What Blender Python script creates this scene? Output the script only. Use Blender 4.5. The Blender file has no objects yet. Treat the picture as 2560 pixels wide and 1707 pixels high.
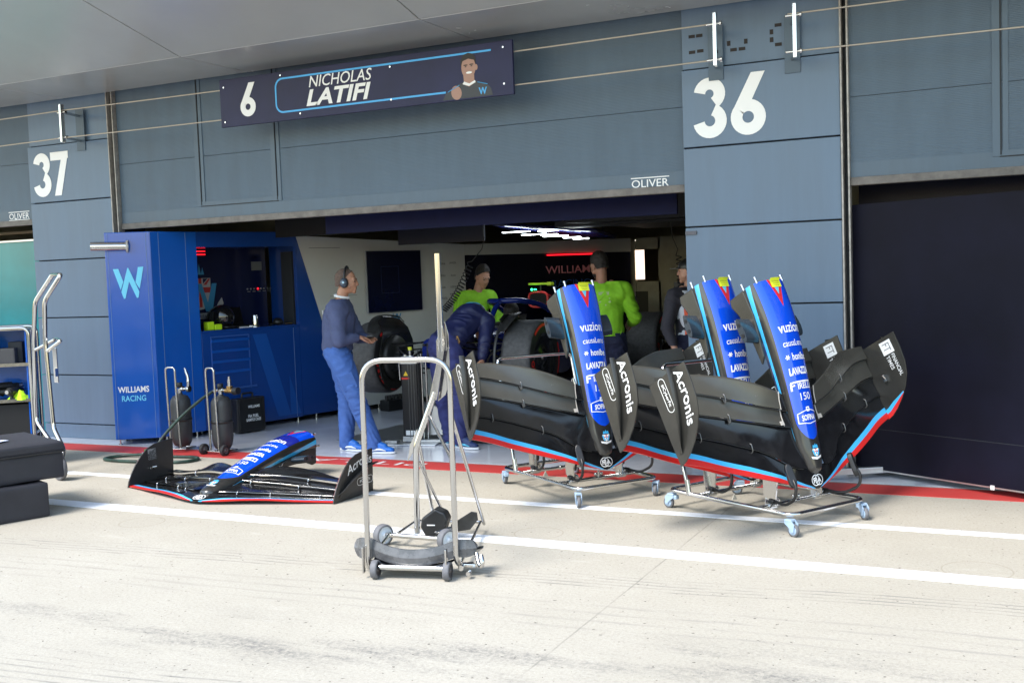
import bpy, bmesh, math, random
from mathutils import Vector, Matrix, noise
random.seed(7)
SC = bpy.context.scene
R = math.radians
V = Vector
# ------------------------------------------------------------------ camera
def setup_camera():
    cd = bpy.data.cameras.new('camera'); co = bpy.data.objects.new('camera', cd)
    SC.collection.objects.link(co); SC.camera = co
    yaw, pt, ro = .4572, -.0641, -.0363
    F = V((-math.sin(yaw)*math.cos(pt), math.cos(yaw)*math.cos(pt), math.sin(pt)))
    Rt = F.cross(V((0, 0, 1))).normalized(); U = Rt.cross(F)
    c, s = math.cos(ro), math.sin(ro)
    R2 = c*Rt + s*U; U2 = -s*Rt + c*U
    m = Matrix.Identity(4)
    for i in range(3):
        m[i][0] = R2[i]; m[i][1] = U2[i]; m[i][2] = -F[i]
    m.translation = V((0, -8.3286, 1.6128))
    co.matrix_world = m
    cd.sensor_fit = 'HORIZONTAL'; cd.sensor_width = 36; cd.lens = 2729.3/2560*36
    cd.clip_end = 1000; cd.clip_start = .05
setup_camera()
# ------------------------------------------------------------------ world and sun
SUN_EL, SUN_AZ = 54, 205      # azimuth measured clockwise from +Y (the sun stands behind and left of the camera)
w = bpy.data.worlds.new('World'); SC.world = w; w.use_nodes = True
nt = w.node_tree
sky = nt.nodes.new('ShaderNodeTexSky'); sky.sky_type = 'NISHITA'; sky.sun_disc = False
sky.sun_elevation = R(SUN_EL); sky.sun_rotation = R(SUN_AZ)
sky.air_density = 1.6; sky.dust_density = 1.0; sky.ozone_density = 1.0
nt.links.new(sky.outputs[0], nt.nodes['Background'].inputs[0])
nt.nodes['Background'].inputs[1].default_value = .15
sl = bpy.data.lights.new('sun', 'SUN'); sl.energy = 1.9; sl.angle = R(20); sl.color = (1, .95, .88)
so = bpy.data.objects.new('sun', sl); SC.collection.objects.link(so)
sd = V((math.sin(R(SUN_AZ))*math.cos(R(SUN_EL)), math.cos(R(SUN_AZ))*math.cos(R(SUN_EL)), math.sin(R(SUN_EL))))
so.rotation_euler = sd.to_track_quat('Z', 'Y').to_euler(); so.location = (-6, -12, 10)
SC.view_settings.view_transform = 'Standard'; SC.view_settings.look = 'None'
SC.view_settings.gamma = 1; SC.view_settings.exposure = 1.5
SC.render.engine = 'CYCLES'

# ------------------------------------------------------------------ materials
MATS = {}
def _fin(m, col, rough, metal=0, noise_amt=.0, noise_scale=8, bump=0, bump_scale=60, coat=0, spec=.5, rvar=0, stretch=None):
    nt = m.node_tree; N = nt.nodes; L = nt.links; b = N['Principled BSDF']
    b.inputs['Roughness'].default_value = rough; b.inputs['Metallic'].default_value = metal
    b.inputs['Specular IOR Level'].default_value = spec
    b.inputs['Coat Weight'].default_value = coat; b.inputs['Coat Roughness'].default_value = .08
    tc = N.new('ShaderNodeTexCoord'); src = tc.outputs['Object']
    if stretch:
        mp = N.new('ShaderNodeMapping'); mp.inputs['Scale'].default_value = stretch
        L.new(src, mp.inputs[0]); src = mp.outputs[0]
    col_out = None
    if noise_amt:
        n = N.new('ShaderNodeTexNoise'); n.inputs['Scale'].default_value = noise_scale; n.inputs['Detail'].default_value = 5
        n.inputs['Roughness'].default_value = .62; L.new(src, n.inputs[0])
        mx = N.new('ShaderNodeMix'); mx.data_type = 'RGBA'
        mr = N.new('ShaderNodeMapRange'); mr.inputs[1].default_value = .3; mr.inputs[2].default_value = .7
        L.new(n.outputs[0], mr.inputs[0]); L.new(mr.outputs[0], mx.inputs[0])
        mx.inputs[6].default_value = (*[c*(1-noise_amt) for c in col], 1)
        mx.inputs[7].default_value = (*[min(1, c*(1+noise_amt)) for c in col], 1)
        L.new(mx.outputs[2], b.inputs['Base Color']); col_out = mx.outputs[2]
        if rvar:
            m2 = N.new('ShaderNodeMapRange'); m2.inputs[1].default_value = .3; m2.inputs[2].default_value = .7
            m2.inputs[3].default_value = max(0.02, rough-rvar); m2.inputs[4].default_value = rough+rvar
            L.new(n.outputs[0], m2.inputs[0]); L.new(m2.outputs[0], b.inputs['Roughness'])
    else:
        b.inputs['Base Color'].default_value = (*col, 1)
    if bump:
        n2 = N.new('ShaderNodeTexNoise'); n2.inputs['Scale'].default_value = bump_scale; n2.inputs['Detail'].default_value = 4
        L.new(src, n2.inputs[0]); bp = N.new('ShaderNodeBump'); bp.inputs['Strength'].default_value = 1
        bp.inputs['Distance'].default_value = bump; L.new(n2.outputs[0], bp.inputs['Height']); L.new(bp.outputs[0], b.inputs['Normal'])
    return col_out
def mat(name, col, rough=.5, **k):
    if name in MATS: return MATS[name]
    m = bpy.data.materials.new(name); m.use_nodes = True; _fin(m, col, rough, **k); MATS[name] = m
    return m
def field_mat(name, base, layers, **k):
    """base paint with crisp painted areas: each layer = (vertex attribute, colour, roughness, metallic)"""
    if name in MATS: return MATS[name]
    m = bpy.data.materials.new(name); m.use_nodes = True
    out = _fin(m, base, k.pop('rough', .35), **k)
    N = m.node_tree.nodes; L = m.node_tree.links; b = N['Principled BSDF']
    cur = out
    rcur = None; r0 = b.inputs['Roughness'].default_value
    for at, col, ro in layers:
        a = N.new('ShaderNodeAttribute'); a.attribute_name = at
        g = N.new('ShaderNodeMath'); g.operation = 'GREATER_THAN'; g.inputs[1].default_value = 0
        L.new(a.outputs['Fac'], g.inputs[0])
        mx = N.new('ShaderNodeMix'); mx.data_type = 'RGBA'; L.new(g.outputs[0], mx.inputs[0])
        if cur is None: mx.inputs[6].default_value = (*base, 1)
        else: L.new(cur, mx.inputs[6])
        mx.inputs[7].default_value = (*col, 1); cur = mx.outputs[2]
        mr = N.new('ShaderNodeMix'); mr.data_type = 'FLOAT'; L.new(g.outputs[0], mr.inputs[0])
        if rcur is None:
            mr.inputs[2].default_value = r0
            if b.inputs['Roughness'].links: L.new(b.inputs['Roughness'].links[0].from_socket, mr.inputs[2])
        else: L.new(rcur, mr.inputs[2])
        mr.inputs[3].default_value = ro; rcur = mr.outputs[0]
    L.new(cur, b.inputs['Base Color']); L.new(rcur, b.inputs['Roughness'])
    MATS[name] = m
    return m
def emis(name, col, s):
    m = bpy.data.materials.new(name); m.use_nodes = True; b = m.node_tree.nodes['Principled BSDF']
    b.inputs['Base Color'].default_value = (*col, 1); b.inputs['Emission Color'].default_value = (*col, 1)
    b.inputs['Emission Strength'].default_value = s
    return m
def carbon_weave(m, scale=520, amt=.5):
    """adds a fine twill weave to a carbon material"""
    N = m.node_tree.nodes; L = m.node_tree.links; b = N['Principled BSDF']
    tc = N.new('ShaderNodeTexCoord'); wv = N.new('ShaderNodeTexWave'); wv.inputs['Scale'].default_value = scale/10
    wv.bands_direction = 'DIAGONAL'; L.new(tc.outputs['Object'], wv.inputs[0])
    bp = N.new('ShaderNodeBump'); bp.inputs['Distance'].default_value = .0006; bp.inputs['Strength'].default_value = amt
    L.new(wv.outputs[1], bp.inputs['Height']); L.new(bp.outputs[0], b.inputs['Normal'])
CHROME = mat('polished_steel', (.62, .62, .62), .12, metal=1)
STEEL = mat('brushed_steel', (.58, .57, .56), .15, metal=1)
ALU = mat('aluminium', (.6, .6, .6), .38, metal=.9, noise_amt=.08)
BLACKP = mat('black_plastic', (.012, .012, .013), .4, noise_amt=.2, bump=.0004, bump_scale=300)
RUBBER = mat('grey_rubber', (.13, .13, .14), .65, noise_amt=.15, noise_scale=40)
BLUEPL = mat('caster_blue_grey', (.33, .44, .58), .4, noise_amt=.06)
WHITE = mat('white_paint', (.8, .8, .8), .45, noise_amt=.04)
WLET = mat('white_lettering', (.82, .82, .82), .5)
CARBON = mat('lacquered_carbon', (.010, .010, .011), .16, noise_amt=.35, noise_scale=14, rvar=.07, coat=.3)
ENDC = mat('endplate_carbon', (.050, .048, .043), .2, noise_amt=.2, noise_scale=5, rvar=.06, metal=.35)
RAWC = mat('raw_carbon', (.10, .095, .082), .24, noise_amt=.12, noise_scale=4, rvar=.04, metal=.45)
DARKC = mat('matt_carbon', (.022, .022, .022), .36, noise_amt=.3, noise_scale=12, rvar=.08)
carbon_weave(ENDC); carbon_weave(RAWC, 420, .25); carbon_weave(DARKC, 700)
NAVY = mat('navy_panel', (.007, .010, .050), .6, noise_amt=.12, spec=.15)
CYANP = mat('light_blue_paint', (.055, .43, .78), .3)
REDP = mat('red_paint', (.62, .022, .02), .35)
BLACK = mat('dark_void', (.006, .006, .007), .8)

# ------------------------------------------------------------------ mesh helpers
def tag(o, label=None, cat=None, group=None, kind=None):
    if label: o['label'] = label
    if cat: o['category'] = cat
    if group: o['group'] = group
    if kind: o['kind'] = kind
    return o
def empty(name, loc=(0, 0, 0), rz=0, label=None, cat=None, group=None):
    o = bpy.data.objects.new(name, None); SC.collection.objects.link(o)
    o.location = loc; o.rotation_euler = (0, 0, rz); o.empty_display_size = .1
    return tag(o, label, cat, group)
def frame(xd, yd, o=(0, 0, 0)):
    """matrix with x axis xd, y axis yd (orthonormalised), origin o"""
    x = V(xd).normalized(); y = V(yd); y = (y - x*y.dot(x)).normalized(); z = x.cross(y)
    m = Matrix.Identity(4)
    for i in range(3): m[i][0] = x[i]; m[i][1] = y[i]; m[i][2] = z[i]
    m.translation = V(o)
    return m
class MB:
    def __init__(s): s.v = []; s.f = []; s.sm = []; s.attr = {}
    def add(s, vs, fs, smooth=False, M=None):
        o = len(s.v)
        s.v += [tuple(M @ V(p)) if M else tuple(p) for p in vs]
        s.f += [[i+o for i in f] for f in fs]; s.sm += [smooth]*len(fs)
        return s
    def box(s, c, d, M=None, bev=0, rz=0):
        x, y, z = [k/2 for k in d]
        T = Matrix.Translation(V(c)) @ Matrix.Rotation(rz, 4, 'Z')
        if M: T = M @ T
        if bev:
            bm = bmesh.new(); bmesh.ops.create_cube(bm, size=1)
            for v in bm.verts: v.co = V((v.co.x*d[0], v.co.y*d[1], v.co.z*d[2]))
            bmesh.ops.bevel(bm, geom=list(bm.edges), offset=min(bev, .45*min(d)), segments=2, profile=.6, affect='EDGES')
            bm.verts.index_update()
            s.add([v.co[:] for v in bm.verts], [[v.index for v in f.verts] for f in bm.faces], False, T); bm.free()
            return s
        P = [(-x, -y, -z), (x, -y, -z), (x, y, -z), (-x, y, -z), (-x, -y, z), (x, -y, z), (x, y, z), (-x, y, z)]
        return s.add(P, [(0, 3, 2, 1), (4, 5, 6, 7), (0, 1, 5, 4), (1, 2, 6, 5), (2, 3, 7, 6), (3, 0, 4, 7)], False, T)
    def tube(s, pts, r, n=12, closed=False, cap=True, M=None, flat=1.0):
        pts = [V(p) for p in pts]; N = len(pts); rr = r if isinstance(r, (list, tuple)) else [r]*N
        vs = []; up = None
        for i in range(N):
            if closed: t = pts[(i+1) % N]-pts[i-1]
            else: t = pts[min(i+1, N-1)]-pts[max(i-1, 0)]
            t = t.normalized() if t.length > 1e-9 else V((0, 0, 1))
            if up is None:
                up = t.orthogonal().normalized()
                if flat != 1: up = (V((0, 0, 1)) - t*t.z); up = up.normalized() if up.length > .01 else t.orthogonal().normalized()
            up = (up - t*up.dot(t)).normalized(); sd = t.cross(up)
            for k in range(n):
                a = 2*math.pi*k/n
                vs.append(pts[i] + rr[i]*(math.cos(a)*up*flat + math.sin(a)*sd))
        fs = []
        for i in range(N if closed else N-1):
            j = (i+1) % N
            for k in range(n):
                fs.append((i*n+k, i*n+(k+1) % n, j*n+(k+1) % n, j*n+k))
        s.add([tuple(p) for p in vs], fs, True, M)
        if cap and not closed:
            s.add([tuple(p) for p in vs[:n]], [list(range(n))[::-1]], False, M)
            s.add([tuple(p) for p in vs[-n:]], [list(range(n))], False, M)
        return s
    def cyl(s, a, b, r, n=20, M=None): return s.tube([a, b], r, n, M=M)
    def lathe(s, prof, M=None, n=28, smooth=True, cap=True):
        vs = []
        for r, z in prof:
            for k in range(n):
                a = 2*math.pi*k/n; vs.append((r*math.cos(a), r*math.sin(a), z))
        fs = []
        for i in range(len(prof)-1):
            for k in range(n): fs.append((i*n+k, i*n+(k+1) % n, (i+1)*n+(k+1) % n, (i+1)*n+k))
        s.add(vs, fs, smooth, M)
        for i, rev in ((0, True), (len(prof)-1, False)):
            if cap and prof[i][0] > 1e-5:
                f = list(range(n)); s.add(vs[i*n:(i+1)*n], [f[::-1] if rev else f], False, M)
        return s
    def prism(s, poly, th, M=None, z0=0):
        """polygon in local xy, extruded along local z from z0 to z0+th"""
        n = len(poly)
        ar = sum(poly[i][0]*poly[(i+1) % n][1]-poly[(i+1) % n][0]*poly[i][1] for i in range(n))
        if ar < 0: poly = poly[::-1]
        vs = [(x, y, z0) for x, y in poly]+[(x, y, z0+th) for x, y in poly]
        fs = [list(range(n))[::-1], [i+n for i in range(n)]]+[(i, (i+1) % n, (i+1) % n+n, i+n) for i in range(n)]
        return s.add(vs, fs, False, M)
    def grid(s, P, smooth=True, M=None, close_u=False):
        nu, nv = len(P), len(P[0]); vs = [tuple(p) for r in P for p in r]; fs = []
        for i in range(nu if close_u else nu-1):
            for j in range(nv-1):
                i2 = (i+1) % nu
                fs.append((i*nv+j, i2*nv+j, i2*nv+j+1, i*nv+j+1))
        return s.add(vs, fs, smooth, M)
    def build(s, name, m, parent=None, attrs=None, recalc=True, bevel=0):
        me = bpy.data.meshes.new(name); me.from_pydata(s.v, [], s.f)
        me.polygons.foreach_set('use_smooth', s.sm)
        if recalc:
            bm = bmesh.new(); bm.from_mesh(me); bmesh.ops.recalc_face_normals(bm, faces=bm.faces); bm.to_mesh(me); bm.free()
        if attrs:
            for k, fn in attrs.items():
                a = me.attributes.new(k, 'FLOAT', 'POINT'); a.data.foreach_set('value', [float(fn(v.co)) for v in me.vertices])
        me.materials.append(m)
        o = bpy.data.objects.new(name, me); SC.collection.objects.link(o)
        if parent: o.parent = parent
        if bevel:
            md = o.modifiers.new('bevel', 'BEVEL'); md.width = bevel; md.segments = 2; md.limit_method = 'ANGLE'
        return o
def rc(pts, r, n=6, closed=False):
    """round the corners of a polyline"""
    pts = [V(p) for p in pts]; out = []; N = len(pts)
    rng = range(N)
    for i in rng:
        if not closed and i in (0, N-1): out.append(pts[i]); continue
        a, b, c = pts[i-1], pts[i], pts[(i+1) % N]
        da, dc = a-b, c-b; rr = min(r, da.length*.48, dc.length*.48)
        p0 = b+da.normalized()*rr; p1 = b+dc.normalized()*rr
        for k in range(n+1):
            t = k/n; out.append((1-t)**2*p0+2*t*(1-t)*b+t*t*p1)
    return out
def text_mesh(body, size, bold=0, shear=0, xs=1, align='CENTER', spacing=1.0, cut=0, fit=None):
    cu = bpy.data.curves.new('t', 'FONT'); cu.body = body; cu.size = size; cu.offset = bold*size; cu.shear = shear
    cu.align_x = align; cu.align_y = 'CENTER'; cu.space_character = spacing; cu.resolution_u = 3
    o = bpy.data.objects.new('t', cu); SC.collection.objects.link(o)
    me = bpy.data.meshes.new_from_object(o)
    bm = bmesh.new(); bm.from_mesh(me)
    bpy.data.objects.remove(o); bpy.data.curves.remove(cu); bpy.data.meshes.remove(me)
    for v in bm.verts: v.co.x *= xs
    if bm.verts:
        x0, x1 = min(v.co.x for v in bm.verts), max(v.co.x for v in bm.verts); y0, y1 = min(v.co.y for v in bm.verts), max(v.co.y for v in bm.verts)
        fx, fy = (fit[0]/(x1-x0), fit[1]/(y1-y0)) if fit else (1, 1)
        cx = (x0+x1)/2 if align == 'CENTER' else x0; cy = (y0+y1)/2
        for v in bm.verts: v.co.x = (v.co.x-cx)*fx; v.co.y = (v.co.y-cy)*fy
    if cut:
        xsn = [v.co.x for v in bm.verts]
        if xsn:
            x = min(xsn)+cut
            while x < max(xsn):
                bmesh.ops.bisect_plane(bm, geom=bm.verts[:]+bm.edges[:]+bm.faces[:], plane_co=(x, 0, 0), plane_no=(1, 0, 0)); x += cut
    bm.verts.index_update()
    vs = [v.co.copy() for v in bm.verts]; fs = [[v.index for v in f.verts] for f in bm.faces]; bm.free()
    return vs, fs
def put_text(mb, body, size, M, th=0, fn=None, **k):
    vs, fs = text_mesh(body, size, **k)
    if fn: mb.add([fn(v.x, v.y) for v in vs], fs)
    else: mb.add([(v.x, v.y, 0) for v in vs], fs, False, M)
    return mb
def stroke(pts, wd):
    """flat ribbon polygon along 2-d points"""
    L = []; Rr = []
    for i, p in enumerate(pts):
        a = pts[max(i-1, 0)]; b = pts[min(i+1, len(pts)-1)]
        dx, dy = b[0]-a[0], b[1]-a[1]; l = math.hypot(dx, dy) or 1
        nx, ny = -dy/l*wd/2, dx/l*wd/2
        L.append((p[0]+nx, p[1]+ny)); Rr.append((p[0]-nx, p[1]-ny))
    return L, Rr
def ribbon(mb, pts, wd, th, M, z0=0):
    L, Rr = stroke(pts, wd)
    for i in range(len(pts)-1):
        mb.prism([L[i], L[i+1], Rr[i+1], Rr[i]], th, M, z0)
def arc(cx, cy, r, a0, a1, n=18, ry=None):
    ry = ry or r
    return [(cx+r*math.cos(R(a0+(a1-a0)*i/n)), cy+ry*math.sin(R(a0+(a1-a0)*i/n))) for i in range(n+1)]
def digit(mb, ch, x, z, h, M):
    """bold geometric digit, lower-left at (x, z), height h"""
    def S(ps): return [(x+a*h, z+b*h) for a, b in ps]
    if ch == '3':
        ribbon(mb, S(arc(.285, .735, .172, 172, -62)), .198*h, .002, M)
        ribbon(mb, S(arc(.285, .283, .190, 70, -172)), .198*h, .002, M, .0004)
    if ch == '6':
        ribbon(mb, S(arc(.31, .29, .196, 140, 500, 30)), .198*h, .002, M)
        mb.prism(S([(.02, .36), (.2, .42), (.33, .48), (.60, 1.02), (.37, 1.02)]), .002, M, .0004)
    if ch == '7':
        mb.prism(S([(0, 1), (.57, 1), (.57, .84), (.5, .81), (0, .81)]), .002, M)
        mb.prism(S([(.57, .93), (.30, 0), (.085, 0), (.365, .9)]), .002, M, .0004)
def line_from(a, b, t): return [a[i]+(b[i]-a[i])*t for i in range(len(a))]
def interp(x, xs, ys):
    if x <= xs[0]: return ys[0]
    for i in range(1, len(xs)):
        if x <= xs[i]:
            t = (x-xs[i-1])/(xs[i]-xs[i-1]); return ys[i-1]+(ys[i]-ys[i-1])*t
    return ys[-1]
def smooth_interp(x, xs, ys):
    """Catmull-Rom-like monotone-ish interpolation"""
    n = len(xs)
    if x <= xs[0]: return ys[0]
    if x >= xs[-1]: return ys[-1]
    for i in range(1, n):
        if x <= xs[i]:
            break
    i0 = i-1; h = xs[i]-xs[i0]; t = (x-xs[i0])/h
    def sl(k):
        if k == 0: return (ys[1]-ys[0])/(xs[1]-xs[0])
        if k == n-1: return (ys[-1]-ys[-2])/(xs[-1]-xs[-2])
        return (ys[k+1]-ys[k-1])/(xs[k+1]-xs[k-1])
    m0, m1 = sl(i0)*h, sl(i)*h
    return (2*t**3-3*t*t+1)*ys[i0]+(t**3-2*t*t+t)*m0+(-2*t**3+3*t*t)*ys[i]+(t**3-t*t)*m1
# ================================================================== SETTING
def ground_material():
    m = bpy.data.materials.new('concrete_apron'); m.use_nodes = True
    N = m.node_tree.nodes; L = m.node_tree.links; b = N['Principled BSDF']
    tc = N.new('ShaderNodeTexCoord'); O = tc.outputs['Object']
    def noise(sc, det=5, ro=.6, mp=None, dist=0):
        n = N.new('ShaderNodeTexNoise'); n.inputs['Scale'].default_value = sc; n.inputs['Detail'].default_value = det
        n.inputs['Roughness'].default_value = ro; n.inputs['Distortion'].default_value = dist
        if mp:
            q = N.new('ShaderNodeMapping'); q.inputs['Scale'].default_value = mp[0]; q.inputs['Rotation'].default_value = (0, 0, R(mp[1]))
            L.new(O, q.inputs[0]); L.new(q.outputs[0], n.inputs[0])
        else: L.new(O, n.inputs[0])
        return n.outputs[0]
    def rng(x, a, b_, c=0, d=1, smooth=False):
        r = N.new('ShaderNodeMapRange'); r.inputs[1].default_value = a; r.inputs[2].default_value = b_
        r.inputs[3].default_value = c; r.inputs[4].default_value = d
        if smooth: r.interpolation_type = 'SMOOTHSTEP'
        L.new(x, r.inputs[0]); return r.outputs[0]
    def mth(op, a, c):
        r = N.new('ShaderNodeMath'); r.operation = op
        for i, k in enumerate((a, c)):
            if isinstance(k, (int, float)): r.inputs[i].default_value = k
            else: L.new(k, r.inputs[i])
        return r.outputs[0]
    def mix(f, a, c):
        x = N.new('ShaderNodeMix'); x.data_type = 'RGBA'
        if isinstance(f, (int, float)): x.inputs[0].default_value = f
        else: L.new(f, x.inputs[0])
        for i, k in ((6, a), (7, c)):
            if isinstance(k, tuple): x.inputs[i].default_value = (*k, 1)
            else: L.new(k, x.inputs[i])
        return x.outputs[2]
    big = noise(.5, 4); mid = noise(3, 6, .7); fine = noise(60, 4, .7); speck = noise(170, 2, .5)
    col = mix(rng(big, .3, .7), (.375, .345, .285), (.43, .40, .34))
    col = mix(mth('MULTIPLY', rng(mid, .35, .7), .35), col, (.33, .30, .25))
    # fine aggregate
    col = mix(mth('MULTIPLY', rng(fine, .46, .66), .42), col, (.25, .23, .19))
    col = mix(mth('MULTIPLY', rng(speck, .62, .68), .55), col, (.52, .5, .45))
    pits = rng(noise(38, 2, .4), .71, .73)
    col = mix(mth('MULTIPLY', pits, .8), col, (.10, .085, .07))
    sep = N.new('ShaderNodeSeparateXYZ'); L.new(O, sep.inputs[0]); X, Y = sep.outputs[0], sep.outputs[1]
    # parallel scored lines and tyre streaks that run along the pit lane
    wob = mth('MULTIPLY', mth('SUBTRACT', noise(.35, 2), .5), .25)
    def streak(y0, slope, wd, gap, strength, c, col, rough=8):
        yy = mth('ADD', mth('ADD', mth('SUBTRACT', Y, y0), mth('MULTIPLY', X, -slope)), wob)
        band = rng(mth('ABSOLUTE', yy, 0), wd*.7, wd, 1, 0)
        lines = mth('SINE', mth('MULTIPLY', yy, 6.283/gap), 0)
        brk = rng(noise(rough, 5, .7, ((.25, 3, 1), 0)), .42, .62)
        f = mth('MULTIPLY', mth('MULTIPLY', band, rng(lines, .45, .95)), mth('MULTIPLY', brk, strength))
        return mix(f, col, c)
    col = streak(-2.98, .095, .13, .052, 1.0, (.20, .19, .17), col)
    col = streak(-3.55, .07, .25, .11, .5, (.24, .225, .2), col)
    # dark rubber smudges nearer the camera
    yy = mth('ADD', mth('SUBTRACT', Y, -4.05), mth('MULTIPLY', X, -.15))
    band = rng(mth('ABSOLUTE', yy, 0), .12, .5, 1, 0, True)
    sm = mth('MULTIPLY', rng(noise(1.6, 5, .65, ((.5, 2.2, 1), 6)), .48, .68), rng(noise(30, 4, .75), .35, .65))
    col = mix(mth('MULTIPLY', mth('MULTIPLY', band, sm), 1.0), col, (.13, .125, .12))
    col = streak(-4.75, .12, .22, .06, .85, (.2, .19, .17), col)
    # oily stains in the garage mouth
    st = mth('MULTIPLY', rng(noise(1.3, 4, .6), .6, .72), rng(Y, -2.6, -1.4, 0, .22))
    col = mix(st, col, (.22, .20, .17))
    # pale scuffs
    pale = mth('MULTIPLY', rng(noise(2.3, 6, .75, ((.6, 2, 1), 15)), .6, .72), .4)
    col = mix(pale, col, (.52, .49, .43))
    # slab joints
    def joint(axis, p0, col, slope=0):
        d = mth('ABSOLUTE', mth('ADD', mth('ADD', mth('SUBTRACT', axis, p0), mth('MULTIPLY', Y if axis is X else X, slope)), mth('MULTIPLY', mth('SUBTRACT', noise(3, 3), .5), .01)), 0)
        return mix(mth('MULTIPLY', rng(d, .003, .006, 1, 0), mth('MULTIPLY', rng(noise(5, 3), .3, .6), .5)), col, (.14, .13, .11))
    col = joint(X, -1.897, col); col = joint(X, -6.6, col); col = joint(X, 2.8, col)
    # drilled ring scars
    for cx, cy, rr in ((-2.82, -2.32, .15), (-.33, -2.36, .17), (-5.55, -2.86, .15), (-6.2, -2.3, .16), (-7.2, -1.2, .15)):
        vx = mth('SUBTRACT', X, cx); vy = mth('SUBTRACT', Y, cy)
        dd = mth('SQRT', mth('ADD', mth('MULTIPLY', vx, vx), mth('MULTIPLY', vy, vy)), 0)
        col = mix(mth('MULTIPLY', rng(mth('ABSOLUTE', mth('SUBTRACT', dd, rr), 0), .002, .006, 1, 0), .35), col, (.2, .17, .12))
    L.new(col, b.inputs['Base Color']); b.inputs['Roughness'].default_value = .86
    b.inputs['Specular IOR Level'].default_value = .25
    bp = N.new('ShaderNodeBump'); bp.inputs['Distance'].default_value = .003; bp.inputs['Strength'].default_value = .7
    L.new(mth('ADD', fine, mth('MULTIPLY', pits, -1)), bp.inputs['Height']); L.new(bp.outputs[0], b.inputs['Normal'])
    return m
g = MB().grid([[(-120, -160, 0), (-120, -.262, 0)], [(120, -160, 0), (120, -.262, 0)]], False).build('ground', ground_material(), recalc=False)
for poly in g.data.polygons:
    pass
if g.data.polygons[0].normal.z < 0: g.data.flip_normals()
tag(g, 'pale concrete pit lane apron with scored tyre lines', kind='structure')

def worn(name, col, under, amt=.5, sc=14, rough=.6):
    m = bpy.data.materials.new(name); m.use_nodes = True
    N = m.node_tree.nodes; L = m.node_tree.links; b = N['Principled BSDF']; b.inputs['Roughness'].default_value = rough
    tc = N.new('ShaderNodeTexCoord'); n = N.new('ShaderNodeTexNoise'); n.inputs['Scale'].default_value = sc; n.inputs['Detail'].default_value = 6
    n.inputs['Roughness'].default_value = .75; L.new(tc.outputs['Object'], n.inputs[0])
    r = N.new('ShaderNodeMapRange'); r.inputs[1].default_value = .55; r.inputs[2].default_value = .72; r.inputs[4].default_value = amt
    L.new(n.outputs[0], r.inputs[0]); x = N.new('ShaderNodeMix'); x.data_type = 'RGBA'; L.new(r.outputs[0], x.inputs[0])
    x.inputs[6].default_value = (*col, 1); x.inputs[7].default_value = (*under, 1); L.new(x.outputs[2], b.inputs['Base Color'])
    return m
def sheet(name, x0, x1, y0, y1, z, m, label, kind='structure'):
    o = MB().box(((x0+x1)/2, (y0+y1)/2, z-.002), (x1-x0, y1-y0, .004)).build(name, m)
    return tag(o, label, kind=kind)
LINEW = worn('worn_white_line', (.74, .76, .8), (.45, .42, .36), .55)
sheet('red_lane_stripe', -40, 40, -.60, -.295, .004, worn('worn_red_paint', (.50, .045, .04), (.33, .07, .06), .3), 'red painted stripe along the garage fronts')
sheet('thin_white_line', -40, 40, -1.615, -1.525, .004, LINEW, 'narrower white line nearer the garages')
sheet('wide_white_line', -40, 40, -2.625, -2.475, .004, LINEW, 'wider white line nearer the camera')
mb = MB()
put_text(mb, 'PIT LANE', .25, frame((-1, 0, 0), (0, -1, 0), (-5.62, -.455, .0065)), bold=-.006, fit=(1.75, .13))
tag(mb.build('lane_lettering', worn('lettering_on_red', (.7, .68, .68), (.5, .06, .05), .7, 22), recalc=False), 'worn white PIT LANE lettering on the red stripe', kind='structure')
# drip channel + garage floor
tag(MB().box((0, -.273, -.012), (80, .022, .03)).build('threshold_strip', mat('dull_channel', (.25, .24, .22), .6, noise_amt=.2)), 'grey metal threshold strip at the garage mouth', kind='structure')
FLOORM = mat('glossy_grey_floor', (.58, .61, .68), .14, noise_amt=.07, noise_scale=1.2, rvar=.05)
tag(MB().box((-5, 4.76, -.045), (30, 10.04, .1)).build('garage_floor', FLOORM), 'glossy pale grey garage floor', kind='structure')
tag(MB().prism([(-6.35, .55), (-5.2, .62), (-3.2, .9), (-3.0, 2.6), (-6.2, 2.4)], .004, z0=.0055).build('floor_mat', mat('dark_floor_film', (.05, .055, .065), .3, noise_amt=.3)), 'dark grey painted area of the garage floor', kind='structure')
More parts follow.
